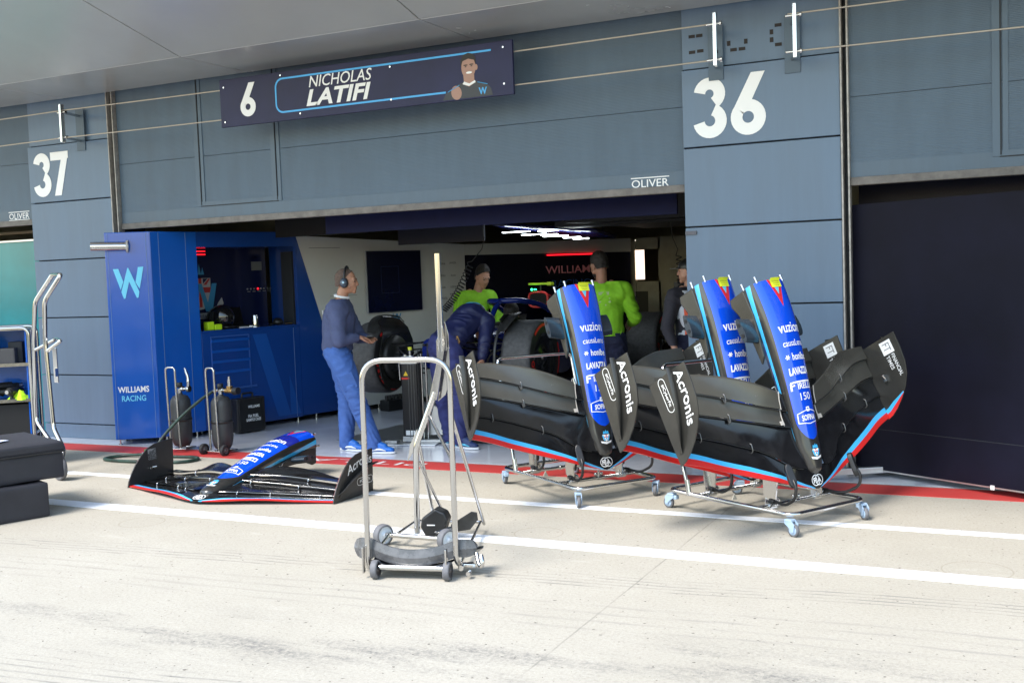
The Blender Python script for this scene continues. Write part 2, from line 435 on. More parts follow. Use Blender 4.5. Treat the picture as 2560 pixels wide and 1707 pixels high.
# ------------------------------------------------------------------ pillars
CLAD = mat('blue_grey_cladding', (.11, .168, .25), .40, noise_amt=.09, noise_scale=1.2, rvar=.05, stretch=(5, 5, .6), bump=.006, bump_scale=.5)
CLADS = mat('shutter_paint', (.078, .118, .165), .46, noise_amt=.10, noise_scale=1.3, rvar=.06, stretch=(5, 5, .8))
DARKG = mat('dark_joint', (.02, .024, .03), .7)
TRIM = mat('bare_metal_trim', (.36, .34, .32), .5, metal=.5, noise_amt=.25, noise_scale=20)
def pillar(x0, x1, num, nx, label):
    t = empty('pillar', ((x0+x1)/2, 0, 0), label=label, cat='pillar'); ox = (x0+x1)/2
    zs = [.0, .159, .682, 1.294, 1.905, 2.517, 3.119]
    MB().box((0, .25, 1.9), (x1-x0-.02, .40, 3.8)).build('core', DARKG, t)
    for a, b in zip(zs[:-1], zs[1:]):
        MB().box((0, .0425 if a > 0 else .047, (a+b)/2), (x1-x0, .085, b-a-.012), bev=.004).build('cladding_panel', CLAD, t)
    MB().box((0, .07, 3.37), (x1-x0, .085, .49), bev=.003).build('cladding_panel', CLAD, t)
    d = MB()
    M = frame((1, 0, 0), (0, 0, 1), (0, -.002, 0)) # local z = -y
    digit(d, num[0], nx-ox, 2.582, .455, M); digit(d, num[1], nx-ox+(.285 if num == '36' else .265), 2.582 if num == '36' else 2.582, .455, M)
    d.build('bay_number', mat('number_white', (.88, .88, .88), .45), t)
    return t
p37 = pillar(-9.784, -8.609, '37', -9.715, 'blue grey clad pillar numbered 37')
p36 = pillar(-2.546, -1.357, '36', -2.458, 'blue grey clad pillar numbered 36')
SQ = MB()
for x, z in ((-2.465, 3.372), (-2.405, 3.372), (-2.465, 3.252), (-2.400, 3.255), (-2.176, 3.285), (-2.14, 3.233), (-2.075, 3.233), (-2.045, 3.285), (-1.85, 3.33), (-1.80, 3.375), (-1.85, 3.272), (-1.80, 3.232)):
    w_, h_ = (.026, .036) if x in (-2.176, -2.045, -1.85) else (.05, .024)
    SQ.box((x+1.9515, .026, z), (w_, .004, h_))
SQ.build('adhesive_patch', mat('old_adhesive', (.03, .025, .025), .8), p36)
MB().box((-2.50+1.9515, -.006, 1.86), (.09, .012, .03)).build('tape_piece', mat('faded_tape', (.10, .10, .12), .6), p36)
# jamb channels beside the pillars
def jamb(x, label, w_=.05):
    t = empty('door_guide', (x, .05, 0), label=label, cat='door guide')
    MB().box((-w_/2+.006, -.02, 1.9), (.012, .09, 3.8)).box((w_/2-.006, .0, 1.9), (.012, .08, 3.8)).build('guide_rail', TRIM, t)
    MB().box((0, .05, 1.9), (w_-.026, .03, 3.8)).build('guide_slot', DARKG, t)
jamb(-8.575, 'metal door guide at the left end of the half raised shutter', .06)
jamb(-1.325, 'metal door guide above the edge of the black board', .055)
# ------------------------------------------------------------------ roller shutters
def ribbed(name, col):
    m = bpy.data.materials.new(name); m.use_nodes = True
    _fin(m, col, .45, noise_amt=.10, noise_scale=1.3, rvar=.06, stretch=(4, 4, .8))
    N = m.node_tree.nodes; L = m.node_tree.links; b = N['Principled BSDF']
    tc = N.new('ShaderNodeTexCoord'); wv = N.new('ShaderNodeTexWave'); wv.bands_direction = 'Z'; wv.inputs['Scale'].default_value = 31.4/1.2
    L.new(tc.outputs['Object'], wv.inputs[0]); bp = N.new('ShaderNodeBump'); bp.inputs['Distance'].default_value = .0016; bp.inputs['Strength'].default_value = .7
    L.new(wv.outputs[1], bp.inputs['Height']); L.new(bp.outputs[0], b.inputs['Normal'])
    return m
RIB = ribbed('ribbed_shutter_paint', (.078, .118, .165))
def oliver(t, x, z, s=1.0):
    mb = MB(); M = frame((1, 0, 0), (0, 0, 1), (x, -.0065, z))
    put_text(mb, 'OLIVER', .098*s, M, bold=.006, fit=(.31*s, .062*s))
    for dz in (-.042, .045): mb.prism([(-.16*s, dz*s-.004), (.16*s, dz*s-.004), (.16*s, dz*s+.004), (-.16*s, dz*s+.004)], .001, M)
    # serifs of the roman capitals
    for cx in (-.052, .002): mb.prism([(cx*s-.014, -.036*s), (cx*s+.014, -.036*s), (cx*s+.014, -.031*s), (cx*s-.014, -.031*s)], .0012, M)
    mb.build('maker_lettering', WLET, t, recalc=False)
def shutter(x0, x1, zb, seam, wicket, label, logo=None):
    cx = (x0+x1)/2; t = empty('roller_shutter', (cx, .06, 0), label=label, cat='shutter'); w_ = x1-x0
    MB().box((0, .03, (zb+.06+seam)/2), (w_, .06, seam-zb-.06-.004)).box((0, .03, (seam+3.62)/2), (w_, .06, 3.62-seam-.004)).build('shutter_panel', RIB, t)
    MB().box((0, .0335, (seam+zb)/2+.9), (w_, .055, .9)).build('backing', DARKG, t)
    MB().box((0, .012, zb+.09), (w_, .03, .16)).build('plain_lower_band', CLADS, t)
    MB().box((0, .02, zb+.03), (w_, .075, .06), bev=.006).build('bottom_rail', mat('rail_dull', (.15, .135, .125), .55, noise_amt=.3, noise_scale=12), t)
    if wicket:
        a, b, c = wicket; fr = MB()
        for xx in ((a,) if b is None else (a, b)):
            fr.box((xx-cx-.03, -.004, (c+3.62)/2), (.05, .012, 3.62-c)); fr.box((xx-cx+.03, -.003, (c+3.62)/2), (.035, .010, 3.62-c))
        fr.box((((b or x1)+a)/2-cx, -.0025, c+.022), ((b or x1)-a+.1, .009, .04))
        fr.build('wicket_door_frame', CLADS, t)
        gp = MB().box((a-cx-.001, -.0045, (c+3.62)/2), (.010, .012, 3.6-c)).box((((b or x1)+a)/2-cx, -.0035, c-.002), ((b or x1)-a+.02, .010, .008))
        if b: gp.box((b-cx-.001, -.0045, (c+3.62)/2), (.006, .012, 3.6-c))
        gp.build('wicket_door_gap', DARKG, t)
    for lx, lz in (logo or []): oliver(t, lx-cx, lz)
    return t
shutter(-8.54, -2.556, 2.184, 2.846, (-7.47, -6.54, 2.362), 'half raised blue grey roller shutter between the pillars numbered 37 and 36', [(-2.845, 2.274)])
shutter(-1.297, 4.6, 2.150, 2.795, (-.285, 1.0, 2.287), 'blue grey roller shutter right of the pillar numbered 36')
shutter(-15.6, -9.80, 2.300, 2.96, None, 'blue grey roller shutter left of the pillar numbered 37', [(-10.04, 2.405)])
# ------------------------------------------------------------------ canopy (soffit)
SOF = mat('satin_soffit', (.52, .53, .52), .25, noise_amt=.04, noise_scale=1, metal=.35, rvar=.03)
cano = empty('canopy', (-4.3, 0, 3.575), label='pale grey panelled canopy sloping up over the pit lane', cat='canopy')
sx = [-4.346+2.426*k for k in range(-4, 5)]
def soffP(x, d):  # d = distance outward
    if d <= .91: return (x, -d, 0)
    return (x, -.91-(d-.91)*math.cos(R(14.7)), (d-.91)*math.sin(R(14.7)))
dr = [(.0, .91), (.91, 3.1)]
for i in range(len(sx)-1):
    for a, b in dr:
        gp = .006; P = []
        xa, xb = sx[i]+gp+4.3, sx[i+1]-gp+4.3
        q = [soffP(xa, a+gp), soffP(xb, a+gp), soffP(xb, b-gp), soffP(xa, b-gp)]
        n = V((0, -math.sin(R(14.7)) if a > .5 else 0, -math.cos(R(14.7)) if a > .5 else -1))
        vs = [V(k) for k in q]+[V(k)-n*.03 for k in q]
        MB().add(vs, [(0, 1, 2, 3), (7, 6, 5, 4), (0, 4, 5, 1), (1, 5, 6, 2), (2, 6, 7, 3), (3, 7, 4, 0)]).build('soffit_panel', SOF, cano, bevel=.004)
bk = MB()
for a, b in ((0, .91), (.91, 3.1)):
    q = [soffP(sx[0]+4.3, a), soffP(sx[-1]+4.3, a), soffP(sx[-1]+4.3, b), soffP(sx[0]+4.3, b)]
    vs = [V(k)+V((0, 0, .02)) for k in q]+[V(k)+V((0, 0, .3)) for k in q]
    bk.add(vs, [(0, 1, 2, 3), (7, 6, 5, 4), (0, 4, 5, 1), (1, 5, 6, 2), (2, 6, 7, 3), (3, 7, 4, 0)])
bk.build('canopy_core', DARKG, cano)
# building mass behind
bd = empty('garage_building', (-5, 5, 0), label='garage block behind the shutters with cream inner walls', cat='building')
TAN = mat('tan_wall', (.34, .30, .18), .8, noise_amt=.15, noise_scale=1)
MB().box((0, 1.5, 3.78), (26, 13.2, .3)).build('unseen_roof', DARKG, bd)  # unseen roof box, added to keep sky light from leaking in behind
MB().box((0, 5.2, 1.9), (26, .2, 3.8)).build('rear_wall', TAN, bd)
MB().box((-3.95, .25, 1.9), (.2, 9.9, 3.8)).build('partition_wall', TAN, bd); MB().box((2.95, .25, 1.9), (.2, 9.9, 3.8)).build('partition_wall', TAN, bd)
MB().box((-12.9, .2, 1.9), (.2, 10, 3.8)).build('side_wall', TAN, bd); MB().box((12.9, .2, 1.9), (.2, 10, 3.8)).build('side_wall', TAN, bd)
MB().box((0, -1, 2.9), (26, 7.8, .1)).build('inner_ceiling', mat('dark_ceiling', (.05, .05, .052), .8), bd)
# ------------------------------------------------------------------ support cables and brackets
WIRE = mat('cable_steel', (.45, .40, .34), .4, metal=.6)
def bracket(x, z0, z1, label, plate=True):
    t = empty('cable_bracket', (x, -.3, z0), label=label, cat='bracket', group='brackets that carry the sign cables')
    MB().box((0, -.015, (z1-z0)/2), (.028, .05, z1-z0), bev=.006).build('post', CHROME, t)
    MB().tube([(0, 0, .05), (-.085, .29, .05)], .014, 8).tube([(0, 0, z1-z0-.08), (-.085, .29, z1-z0-.08)], .014, 8).build('arm', STEEL, t)
    MB().box((-.085, .292, .16), (.115, .008, .42), bev=.002).build('wall_plate', CLADS, t)
    cl = MB()
    for zz in (.05, z1-z0-.08): cl.tube([(-.07, 0, zz), (.045, 0, zz)], .011, 8).tube([(.03, 0, zz), (.045, 0, zz)], .019, 8)
    cl.build('clamp', CHROME, t)
bracket(-8.898, 3.07, 3.452, 'steel cable bracket above the number 37')
bracket(-2.186, 3.063, 3.453, 'left steel cable bracket above the number 36')
bracket(-1.606, 3.055, 3.44, 'right steel cable bracket above the number 36')
def cable(p, q, label):
    a, b = V(p), V(q); pts = [a.lerp(b, i/10)-V((0, 0, .012*(1-(2*i/10-1)**2))) for i in range(11)]
    tag(MB().tube(pts, .0065, 6).build('support_cable', WIRE), label, 'cable', 'sign support cables')
cable((-8.90, -.3, 3.39), (-2.186, -.3, 3.375), 'upper cable running behind the name board to the left bracket over 36')
cable((-8.90, -.3, 3.118), (-2.186, -.3, 3.112), 'lower cable running behind the name board to the left bracket over 36')
cable((-16, -.3, 3.375), (-8.90, -.3, 3.39), 'upper cable left of the bracket over 37')
cable((-16, -.3, 3.10), (-8.90, -.3, 3.118), 'lower cable left of the bracket over 37')
cable((-1.66, -.3, 3.372), (5.2, -.3, 3.365), 'upper cable right of the number 36')
cable((-1.68, -.3, 3.108), (5.2, -.3, 3.05), 'lower cable right of the number 36')
# ------------------------------------------------------------------ name board
nb = empty('name_board', (-5.335, -.3, 3.028), label='long navy driver name board with number 6 hung on cables', cat='sign')
NAVYS = mat('sign_navy', (.014, .016, .060), .42, noise_amt=.3, noise_scale=.9, spec=.3)
MB().box((0, -.025, .216), (3.0, .03, .432), bev=.003).build('board', NAVYS, nb)
M = frame((1, 0, 0), (0, 0, 1), (0, -.0412, 0))
ol = MB(); C1 = mat('sign_blue', (.04, .36, .75), .35)
xa, xb, za, zb_, rr = -.86, .87, .075, .37, .075
path = [(xb+.01, za)]+[(xa+rr, za)]+arc(xa+rr, za+rr, rr, 270, 180, 8)+arc(xa+rr, zb_-rr, rr, 180, 90, 8)+[(1.31, zb_)]
ribbon(ol, path, .016, .0015, M); ol.build('outline', C1, nb)
tx = MB()
digit(tx, '6', -1.27, .075, .295, M)
put_text(tx, 'NICHOLAS', .142, frame((1, 0, 0), (0, 0, 1), (-.165, -.0425, .310)), shear=.22, bold=.004, fit=(.66, .100))
put_text(tx, 'LATIFI', .205, frame((1, 0, 0), (0, 0, 1), (-.19, -.0425, .172)), shear=.25, bold=.030, fit=(.68, .142))
tx.build('lettering', WLET, nb, recalc=False)
# printed portrait of a racing driver in dark overalls
SKP = mat('print_skin', (.36, .20, .15), .4); SUITP = mat('print_suit', (.018, .022, .032), .4); HAIRP = mat('print_hair', (.012, .009, .008), .5)
po = MB(); px = 1.10
def el(cx, cz, a, b, n=22, rot=0): return [(cx+a*math.cos(2*math.pi*i/n)*math.cos(rot)-b*math.sin(2*math.pi*i/n)*math.sin(rot), cz+a*math.cos(2*math.pi*i/n)*math.sin(rot)+b*math.sin(2*math.pi*i/n)*math.cos(rot)) for i in range(n)]
po.prism([(px-.25, .012), (px-.21, .075), (px-.14, .115), (px-.06, .14), (px+.07, .14), (px+.16, .11), (px+.2, .07), (px+.215, .012)], .0006, M).build('portrait_overalls', SUITP, nb)
po = MB(); po.prism([(px-.045, .12), (px-.05, .2), (px+.05, .2), (px+.05, .125), (px, .10)], .0009, M); po.prism(el(px, .255, .066, .088), .0012, M)
po.prism(el(px+.07, .25, .014, .024), .0010, M); po.prism(el(px-.12, .062, .048, .058, rot=.3), .0014, M)
po.build('portrait_skin', SKP, nb)
po = MB(); po.prism([(px-.07, .27), (px-.072, .32), (px-.045, .36), (px, .372), (px+.045, .36), (px+.068, .32), (px+.066, .275), (px+.052, .31), (px, .325), (px-.052, .31)], .0018, M)
po.prism(el(px-.026, .275, .02, .005), .0020, M); po.prism(el(px+.028, .277, .02, .005), .0020, M)
po.prism(el(px-.026, .262, .009, .004), .0020, M); po.prism(el(px+.028, .264, .009, .004), .0020, M)
po.build('portrait_hair', HAIRP, nb)
po = MB(); po.prism(el(px+.004, .213, .028, .009), .0022, M); po.prism([(px-.06, .125), (px-.045, .145), (px+.005, .125), (px+.055, .148), (px+.062, .13), (px, .105)], .0016, M); po.build('portrait_white', WLET, nb)
po = MB(); put_text(po, 'W', .075, frame((1, 0, 0), (0, 0, 1), (px+.125, -.0432, .055)), bold=.03, xs=.9)
po.tube([(px-.2, -.043, .075), (px-.09, -.043, .12)], .003, 5).tube([(px+.08, -.043, .13), (px+.17, -.043, .105)], .003, 5); po.build('portrait_trim', C1, nb, recalc=False)
sc_ = MB()
for x, z in ((-1.45, .36), (-1.45, .045), (.35, .345), (.35, .07), (1.42, .38), (1.42, .09), (-.6, .045), (-.8, .4)): sc_.cyl((x, -.038, z), (x, -.046, z), .008, 8)
sc_.build('screw', STEEL, nb)
# ------------------------------------------------------------------ black screen board at the right
bb = empty('screen_board', (-1.2, .05, 0), rz=math.atan2(-.592, 1.056), label='tall black screen board standing across the next bay', cat='screen board')
BB = mat('black_board', (.005, .005, .0135), .6, spec=.18, noise_amt=.35, noise_scale=1.5, bump=.008, bump_scale=1.2)
MB().box((1.43, 0, 1.035), (3.14, .03, 1.95), bev=.003).build('panel', BB, bb)
MB().box((1.43, -.0155, .36), (3.1, .002, .004)).build('board_seam', DARKG, bb)
MB().box((1.5, 0, .055), (3.0, .034, .010)).build('bottom_edge', ALU, bb)
MB().box((1.0, -.017, .055), (.03, .004, .03)).build('label_tag', WLET, bb)
MB().box((.05, -.12, .062), (.05, .75, .045), bev=.004, rz=-.5).build('foot_bar', ALU, bb)
MB().tube([(-.13, -.42, .05), (-.09, -.40, .05)], .05, 18).build('foot_wheel', mat('white_nylon', (.6, .62, .62), .4), bb)
# dark lining of the bay behind the board, and header above it
hd = empty('bay_header', (.4, .3, 2.05), label='navy header panel under the shutter behind the black board', cat='header panel')
MB().box((0, .5, -.9), (3.5, .04, 2.5)).build('panel', mat('header_navy', (.008, .009, .03), .5), hd)
# ------------------------------------------------------------------ left bay
lb = empty('partition_screen', (-12.2, .15, 0), label='teal screen panel in the bay left of pillar 37', cat='screen panel')
MB().box((0, 0, 1.08), (4.83, .05, 2.1), bev=.003).build('panel', mat('teal_panel', (.012, .22, .25), .16, noise_amt=.12, noise_scale=3), lb)
MB().box((0, -.02, 2.14), (4.83, .07, .02)).build('top_rail', ALU, lb)
fb = MB().box((-10.6, .8, 2.28), (1.6, .03, .03)).tube([(-10.4, .5, 2.25), (-9.9, .8, 2.08)], .008, 6).box((-10.3, 1.1, 2.2), (.08, .08, .3))
tag(fb.build('overhead_rack', mat('rack_metal', (.3, .26, .2), .4, metal=.6)), 'metal overhead rack glimpsed over the teal screen', 'rack')
hb = MB()
for x, c in ((-10.32, 0), (-10.2, 0), (-10.07, 0)): hb.lathe([(.045, -.06), (.03, .06), (.0, .07)], Matrix.Translation((x, .6, 2.21)), 10)
tag(hb.build('green_caps', mat('bright_green', (.12, .45, .02), .5)), 'bright green caps on the rack above the teal screen', 'caps')

# unseen pit wall, added behind the camera to give reflections some contrast
pw_ = empty('unseen_pit_wall', (0, -15.5, 0), label='unseen low concrete pit wall with mesh fence, added across the lane for reflections', cat='wall')
MB().box((0, 0, .6), (90, .35, 1.2), bev=.02).build('wall_block', mat('wall_concrete', (.30, .29, .27), .8, noise_amt=.15), pw_)
MB().box((0, 0, 1.9), (90, .04, .06)).box((0, 0, 1.5), (90, .04, .05)).build('fence_rail', STEEL, pw_)
# ================================================================== RACING CAR NOSE WITH FRONT WING
XS = [0, .1, .2, .35, .5, .7, .85, .99]
LEy = [0, .022, .052, .103, .152, .226, .287, .330]; LEz = [.016, .016, .018, .024, .025, .014, .006, .003]
G1y = [.130, .135, .165, .285, .353, .432, .477, .500]; G1z = [.060, .060, .058, .036, .026, .012, .006, .006]
G2y = [.385, .392, .417, .462, .508, .572, .615, .634]; G2z = [.098, .097, .088, .074, .060, .036, .020, .014]
G3y = [.485, .490, .515, .560, .621, .700, .745, .757]; G3z = [.118, .118, .116, .110, .090, .058, .036, .034]
T4y = [.570, .576, .616, .683, .752, .824, .842, .848]; T4z = [.142, .150, .168, .168, .136, .070, .048, .050]
NY = [.085, .094, .112, .15, .21, .30, .42, .56, .72, .90, 1.06, 1.18, 1.268]
NT_ = [.052, .072, .085, .098, .116, .140, .176, .216, .260, .304, .334, .346, .350]
NW = [.006, .034, .055, .072, .085, .095, .105, .114, .124, .135, .144, .150, .154]
NB = [.046, .030, .022, .020, .026, .036, .055, .085, .112, .130, .128, .110, .092]
def nose_top(x, y):
    zt = interp2(y, NT_); w_ = interp2(y, NW); h = .62*w_
    u = min(1, abs(x)/w_); n = 2.25
    return zt-h+h*(1-u**n)**(1/n)
def interp2(y, T): return smooth_interp(y, NY, T)
def element(A, B, Az, Bz, x0, x1, nx, th, sag, over=0.0, lift=0.0, side=1):
    """closed aerofoil loop lofted along the span"""
    rows = []
    for i in range(nx+1):
        x = x0+(x1-x0)*i/nx; ax = abs(x)
        ya, yb = smooth_interp(ax, XS, A)-over, smooth_interp(ax, XS, B); za, zb = smooth_interp(ax, XS, Az)+lift, smooth_interp(ax, XS, Bz)
        loop = []
        K = 9
        for k in range(K+1):
            c = k/K; loop.append((c, 1))
        for k in range(K, -1, -1):
            c = k/K; loop.append((c, -1))
        L = math.hypot(yb-ya, zb-za); ny, nz = -(zb-za)/L, (yb-ya)/L
        row = []
        for c, s in loop:
            t = th*(2.2*math.sqrt(max(c, 0)+.015)*(1-c)+.12) if s > 0 else -th*(.9*math.sqrt(max(c, 0)+.015)*(1-c)+.12)
            off = -sag*L*4*c*(1-c)*.5 + (t if s > 0 else t)
            row.append((side*x, ya+(yb-ya)*c+ny*off, za+(zb-za)*c+nz*off))
        row.append(row[0]); rows.append(row)
    return rows
SURF = {}
def make_wing(kind, label, group='front wing and nose assemblies'):
    t = empty('front_wing_assembly', label=label, cat='front wing', group=group)
    ep = ENDC if kind == 'stand' else DARKC
    flapm = RAWC if kind == 'stand' else CARBON
    # --- main plane
    mp = field_mat('main_plane_lacquer', (.009, .009, .010), [('f_cyan', (.06, .42, .78), .35), ('f_red', (.60, .022, .02), .35)], rough=.16, noise_amt=.4, noise_scale=9, rvar=.05, coat=.15, spec=.35)
    def fr(co):
        ax = abs(co.x); wd = interp(ax, [0, .05, .16, .30, .5, 1.0], [-.01, .0, .010, .027, .036, .040])
        return wd-(co.y-smooth_interp(ax, XS, LEy)) if wd > 0 else -1
    def fc(co):
        ax = abs(co.x); wd = interp(ax, [0, .04, .16, .30, .5, 1.0], [-.01, .006, .026, .050, .068, .076])
        return wd-(co.y-smooth_interp(ax, XS, LEy)) if wd > 0 else -1
    rows = element(LEy, G1y, LEz, G1z, -1, 1, 72, .012, .10)
    # refine chord so painted bands stay crisp
    MB().grid(rows).build('main_plane', mp, t, attrs={'f_red': fr, 'f_cyan': fc})
    for side in (-1, 1):
        x0 = .085
        MB().grid(element(G1y, G2y, G1z, G2z, x0, .992, 30, .006, .12, .008, .012, side)).build('flap', CARBON, t)
        if kind == 'stand':
            MB().grid(element(G2y, G3y, G2z, G3z, x0, .17, 4, .006, .06, .01, .009, side)).grid(element(G3y, T4y, G3z, T4z, x0, .16, 4, .006, .06, .01, .009, side)).build('flap_root', CARBON, t)
        xr = .17 if kind == 'stand' else x0
        MB().grid(element(G2y, G3y, G2z, G3z, xr+.003, .992, 30, .005, .10, .005, .014, side)).build('flap', flapm, t)
        MB().grid(element(G3y, T4y, G3z, T4z, xr+.003, .992, 30, .005, .10, .005, .016, side)).build('flap', flapm, t)
        # thin gold-steel edge along each slot gap
        ed = MB()
        for Gy, Gz, off in ((G1y, G1z, .010), (G2y, G2z, .012), (G3y, G3z, .013)):
            pts = [(side*x, smooth_interp(x, XS, Gy)-.012, smooth_interp(x, XS, Gz)+off) for x in [.12+.87*i/20 for i in range(21)]]
            ed.tube(pts, .0022, 5)
        ed.build('slot_edge', STEEL if kind != 'stand' else DARKC, t)
        # slot brackets
        br = MB()
        for x, Gy, Gz in ((.56, G3y, G3z), (.56, G2y, G2z), (.45, G1y, G1z), (.8, G1y, G1z))+(((.2, G2y, G2z), (.25, G1y, G1z), (.85, G2y, G2z)) if kind != 'stand' else ()):
            y, z = smooth_interp(x, XS, Gy), smooth_interp(x, XS, Gz)
            br.tube(rc([(side*x, y-.035, z-.004), (side*x, y-.028, z+.018), (side*x, y+.014, z+.026), (side*x, y+.024, z+.012)], .012, 4), .0032, 6)
            if Gy is not G1y: br.box((side*x, y-.018, z+.011), (.022, .026, .005))
        br.build('slot_bracket', STEEL if kind != 'stand' else mat('dull_bracket', (.2, .2, .2), .3, metal=.8), t)
        if kind == 'stand':
            sr = MB()
            y, z = smooth_interp(.168, XS, G3y), smooth_interp(.168, XS, G3z)
            for (Ay, Az), (By, Bz) in (((G2y, G2z), (G3y, G3z)), ((G3y, G3z), (T4y, T4z))):
                ya, yb = smooth_interp(.17, XS, Ay), smooth_interp(.17, XS, By); za, zb = smooth_interp(.17, XS, Az), smooth_interp(.17, XS, Bz)
                sr.tube([(side*.168, ya-.008, za+.016), (side*.168, (ya+yb)/2, (za+zb)/2+.008), (side*.168, yb, zb+.006)], .0035, 6)
            sr.box((side*.183, smooth_interp(.18, XS, G2y)+.008, smooth_interp(.18, XS, G2z)+.022), (.03, .026, .005))
            sr.build('flap_end_strip', mat('pale_strip', (.45, .42, .38), .4), t)
        # endplate
        prof = [(.318, -.004), (.332, .045), (.362, .10), (.41, .165), (.47, .225), (.54, .275), (.62, .303), (.72, .314), (.829, .316), (.826, .16), (.818, -.006), (.60, -.008), (.42, -.008)]
        M = frame((0, 1, 0), (0, 0, 1), (side*1.0-.004, 0, 0))
        MB().prism(prof, .010, M, 0).build('endplate', ep, t, bevel=.002)
        # curved dive plane on the outer face
        dv = []
        for i in range(15):
            c = i/14; y = .84-.46*c; z = .205-.03*c-.15*c*c; wd = .052*math.sin(math.pi*min(1, .25+c*.75))**.6
            dv.append([(side*1.006, y, z+.004), (side*(1.006+wd), y, z+.012+.012*c), (side*(1.006+wd), y, z+.006+.012*c), (side*1.006, y, z-.003)])
        MB().grid([r+[r[0]] for r in dv]).build('dive_plane', ep, t)
        # inner decals
        nrm = -side
        Min = frame((0, 1 if side < 0 else -1, 0), (0, 0, 1), (side*.996+nrm*.0012+side*.0, 0, 0))
        sg = 1 if side < 0 else -1      # reading direction along +y on the left plate, -y on the right one
        ft = MB()
        b0 = .545 if side < 0 else .80; bc = b0+sg*.045
        Mb = frame((0, sg, 0), (0, 0, 1), (side*.9948, bc, .222))
        ft.prism([(-.045, -.045), (.045, -.045), (.045, .045), (-.045, .045)], .0008, Mb)
        tb = frame((0, sg, 0), (0, 0, 1), (side*.9944, bc+sg*.055, .242))
        put_text(ft, 'FINANCIAL', .040, tb, align='LEFT', bold=.006, fit=(.155, .028))
        put_text(ft, 'TIMES', .040, frame((0, sg, 0), (0, 0, 1), (side*.9944, bc+sg*.055, .200)), align='LEFT', bold=.006, fit=(.095, .028))
        ft.build('newspaper_lettering', WLET, t, recalc=False)
        f2 = MB(); put_text(f2, 'FT', .072, frame((0, sg, 0), (0, 0, 1), (side*.9936, bc, .222)), fit=(.056, .056))
        f2.build('newspaper_initials', mat('grey_print', (.16, .16, .17), .5), t, recalc=False)
        # painted bands on the inner front edge of the endplate
        bands = MB(); cb = MB()
        Mp = frame((0, 1, 0), (0, 0, 1), (side*.9955-.0004, 0, 0))
        e = [(.322, .0), (.334, .045), (.364, .10), (.412, .165), (.44, .195)]; e1 = [(a+.030, b-.004) for a, b in e]; e2 = [(a+.056, b-.010) for a, b in e]
        for i in range(4):
            s1 = min(1, (4-i)/2.2); s2 = min(1, (3-i)/2.2)
            q = lambda E, F, k, s: (E[k][0]+(F[k][0]-E[k][0])*s, E[k][1]+(F[k][1]-E[k][1])*s)
            bands.prism([e[i], q(e, e1, i, s1), q(e, e1, i+1, max(0, s2)), e[i+1]] if s2 > 0 else [e[i], q(e, e1, i, s1), e[i+1]], .0008, Mp)
            cb.prism([q(e, e1, i, s1), q(e, e2, i, s1), q(e, e2, i+1, max(s2, .15)), q(e, e1, i+1, max(0, s2))], .0008, Mp)
        bands.build('red_band', REDP, t); cb.build('light_blue_band', CYANP, t)
        MB().box((side*.985, .575, .115), (.022, .05, .022), bev=.005).tube([(side*.99, .56, .118), (side*.96, .60, .122)], .008, 8).build('sensor_pod', STEEL, t)
        # outer decals: reading direction rear to front on the left plate
        so_ = 1 if side > 0 else -1
        ol = MB(); xo = side*1.0075
        put_text(ol, 'Acronis', .098, None, bold=.012, fit=(.31, .068), fn=(lambda a, b, so_=so_, xo=xo: (xo, .655+so_*a, .248+b-.34*max(0, -so_*a)))) 
        ol.build('sponsor_lettering', WLET, t, recalc=False)
        o2 = MB()
        Mc = frame((0, so_, 0), (0, 0, 1), (xo, .715, .095 if side > 0 else .098))
        put_text(o2, '#CyberFit', .045, Mc, bold=.006, fit=(.135, .028))
        cap = [(-.075+.0, .026), (.075, .026)]+arc(.075, 0, .026, 90, -90, 8)+[(-.075, -.026)]+arc(-.075, 0, .026, 270, 90, 8)
        ribbon(o2, cap, .0035, .0006, Mc); o2.build('capsule_lettering', WLET, t, recalc=False)
    # --- emblem ring in front of the nose
    fi = MB()
    def mpz(x, y):
        ax = abs(x); ya, yb = smooth_interp(ax, XS, LEy), smooth_interp(ax, XS, G1y)
        c = max(0, min(1, (y-ya)/(yb-ya))); za, zb = smooth_interp(ax, XS, LEz), smooth_interp(ax, XS, G1z); L = math.hypot(yb-ya, zb-za)
        return za+(zb-za)*c-.10*L*2*c*(1-c)+.012*(2.2*math.sqrt(c+.015)*(1-c)+.12)+.0022
    def onplane(u, v): return (u, .049+v, mpz(u, .049+v))
    for cx in (-.015, .015):
        for rr_, wd in ((.035, .0055),):
            pts = arc(cx, 0, rr_, 0, 360, 26, rr_*.86); L_, R_ = stroke(pts, wd)
            vs = []; fs = []
            for k, (p_, q_) in enumerate(zip(L_, R_)): vs += [onplane(*p_), onplane(*q_)]
            for k in range(len(L_)-1): fs.append((2*k, 2*k+2, 2*k+3, 2*k+1))
            fi.add(vs, fs)
    put_text(fi, 'FIA', .036, None, fn=lambda a, b: onplane(a, b), bold=.02, fit=(.072, .030))
    fi.build('federation_emblem', WLET, t, recalc=False)
    # --- nose
    def blue(co):
        w_ = interp2(co.y, NW); zt = interp2(co.y, NT_)
        if co.z < zt-.60*w_: return -.05
        lim = .90*w_
        if co.y < .41:
            lim *= math.sqrt(max(0, 1-((.41-co.y)/.13)**2)) if co.y > .28 else 0
        return min(lim-abs(co.x), (co.y-.275))
    def stripe(co):
        if abs(co.x) < .5*interp2(co.y, NW): return -.1
        zc = interp(co.y, [.16, .42, 1.268], [.045, .098, .262]); h = interp(co.y, [.16, .42, 1.268], [.001, .009, .019])
        return h-abs(co.z-zc)
    def vred(co): return min(.062*(co.y-1.085)/.183 - abs(co.x), blue(co)) if co.y > 1.085 else -1
    def vcy(co): return (.040*(co.y-1.165)/.103 - abs(co.x)) if co.y > 1.165 else -1
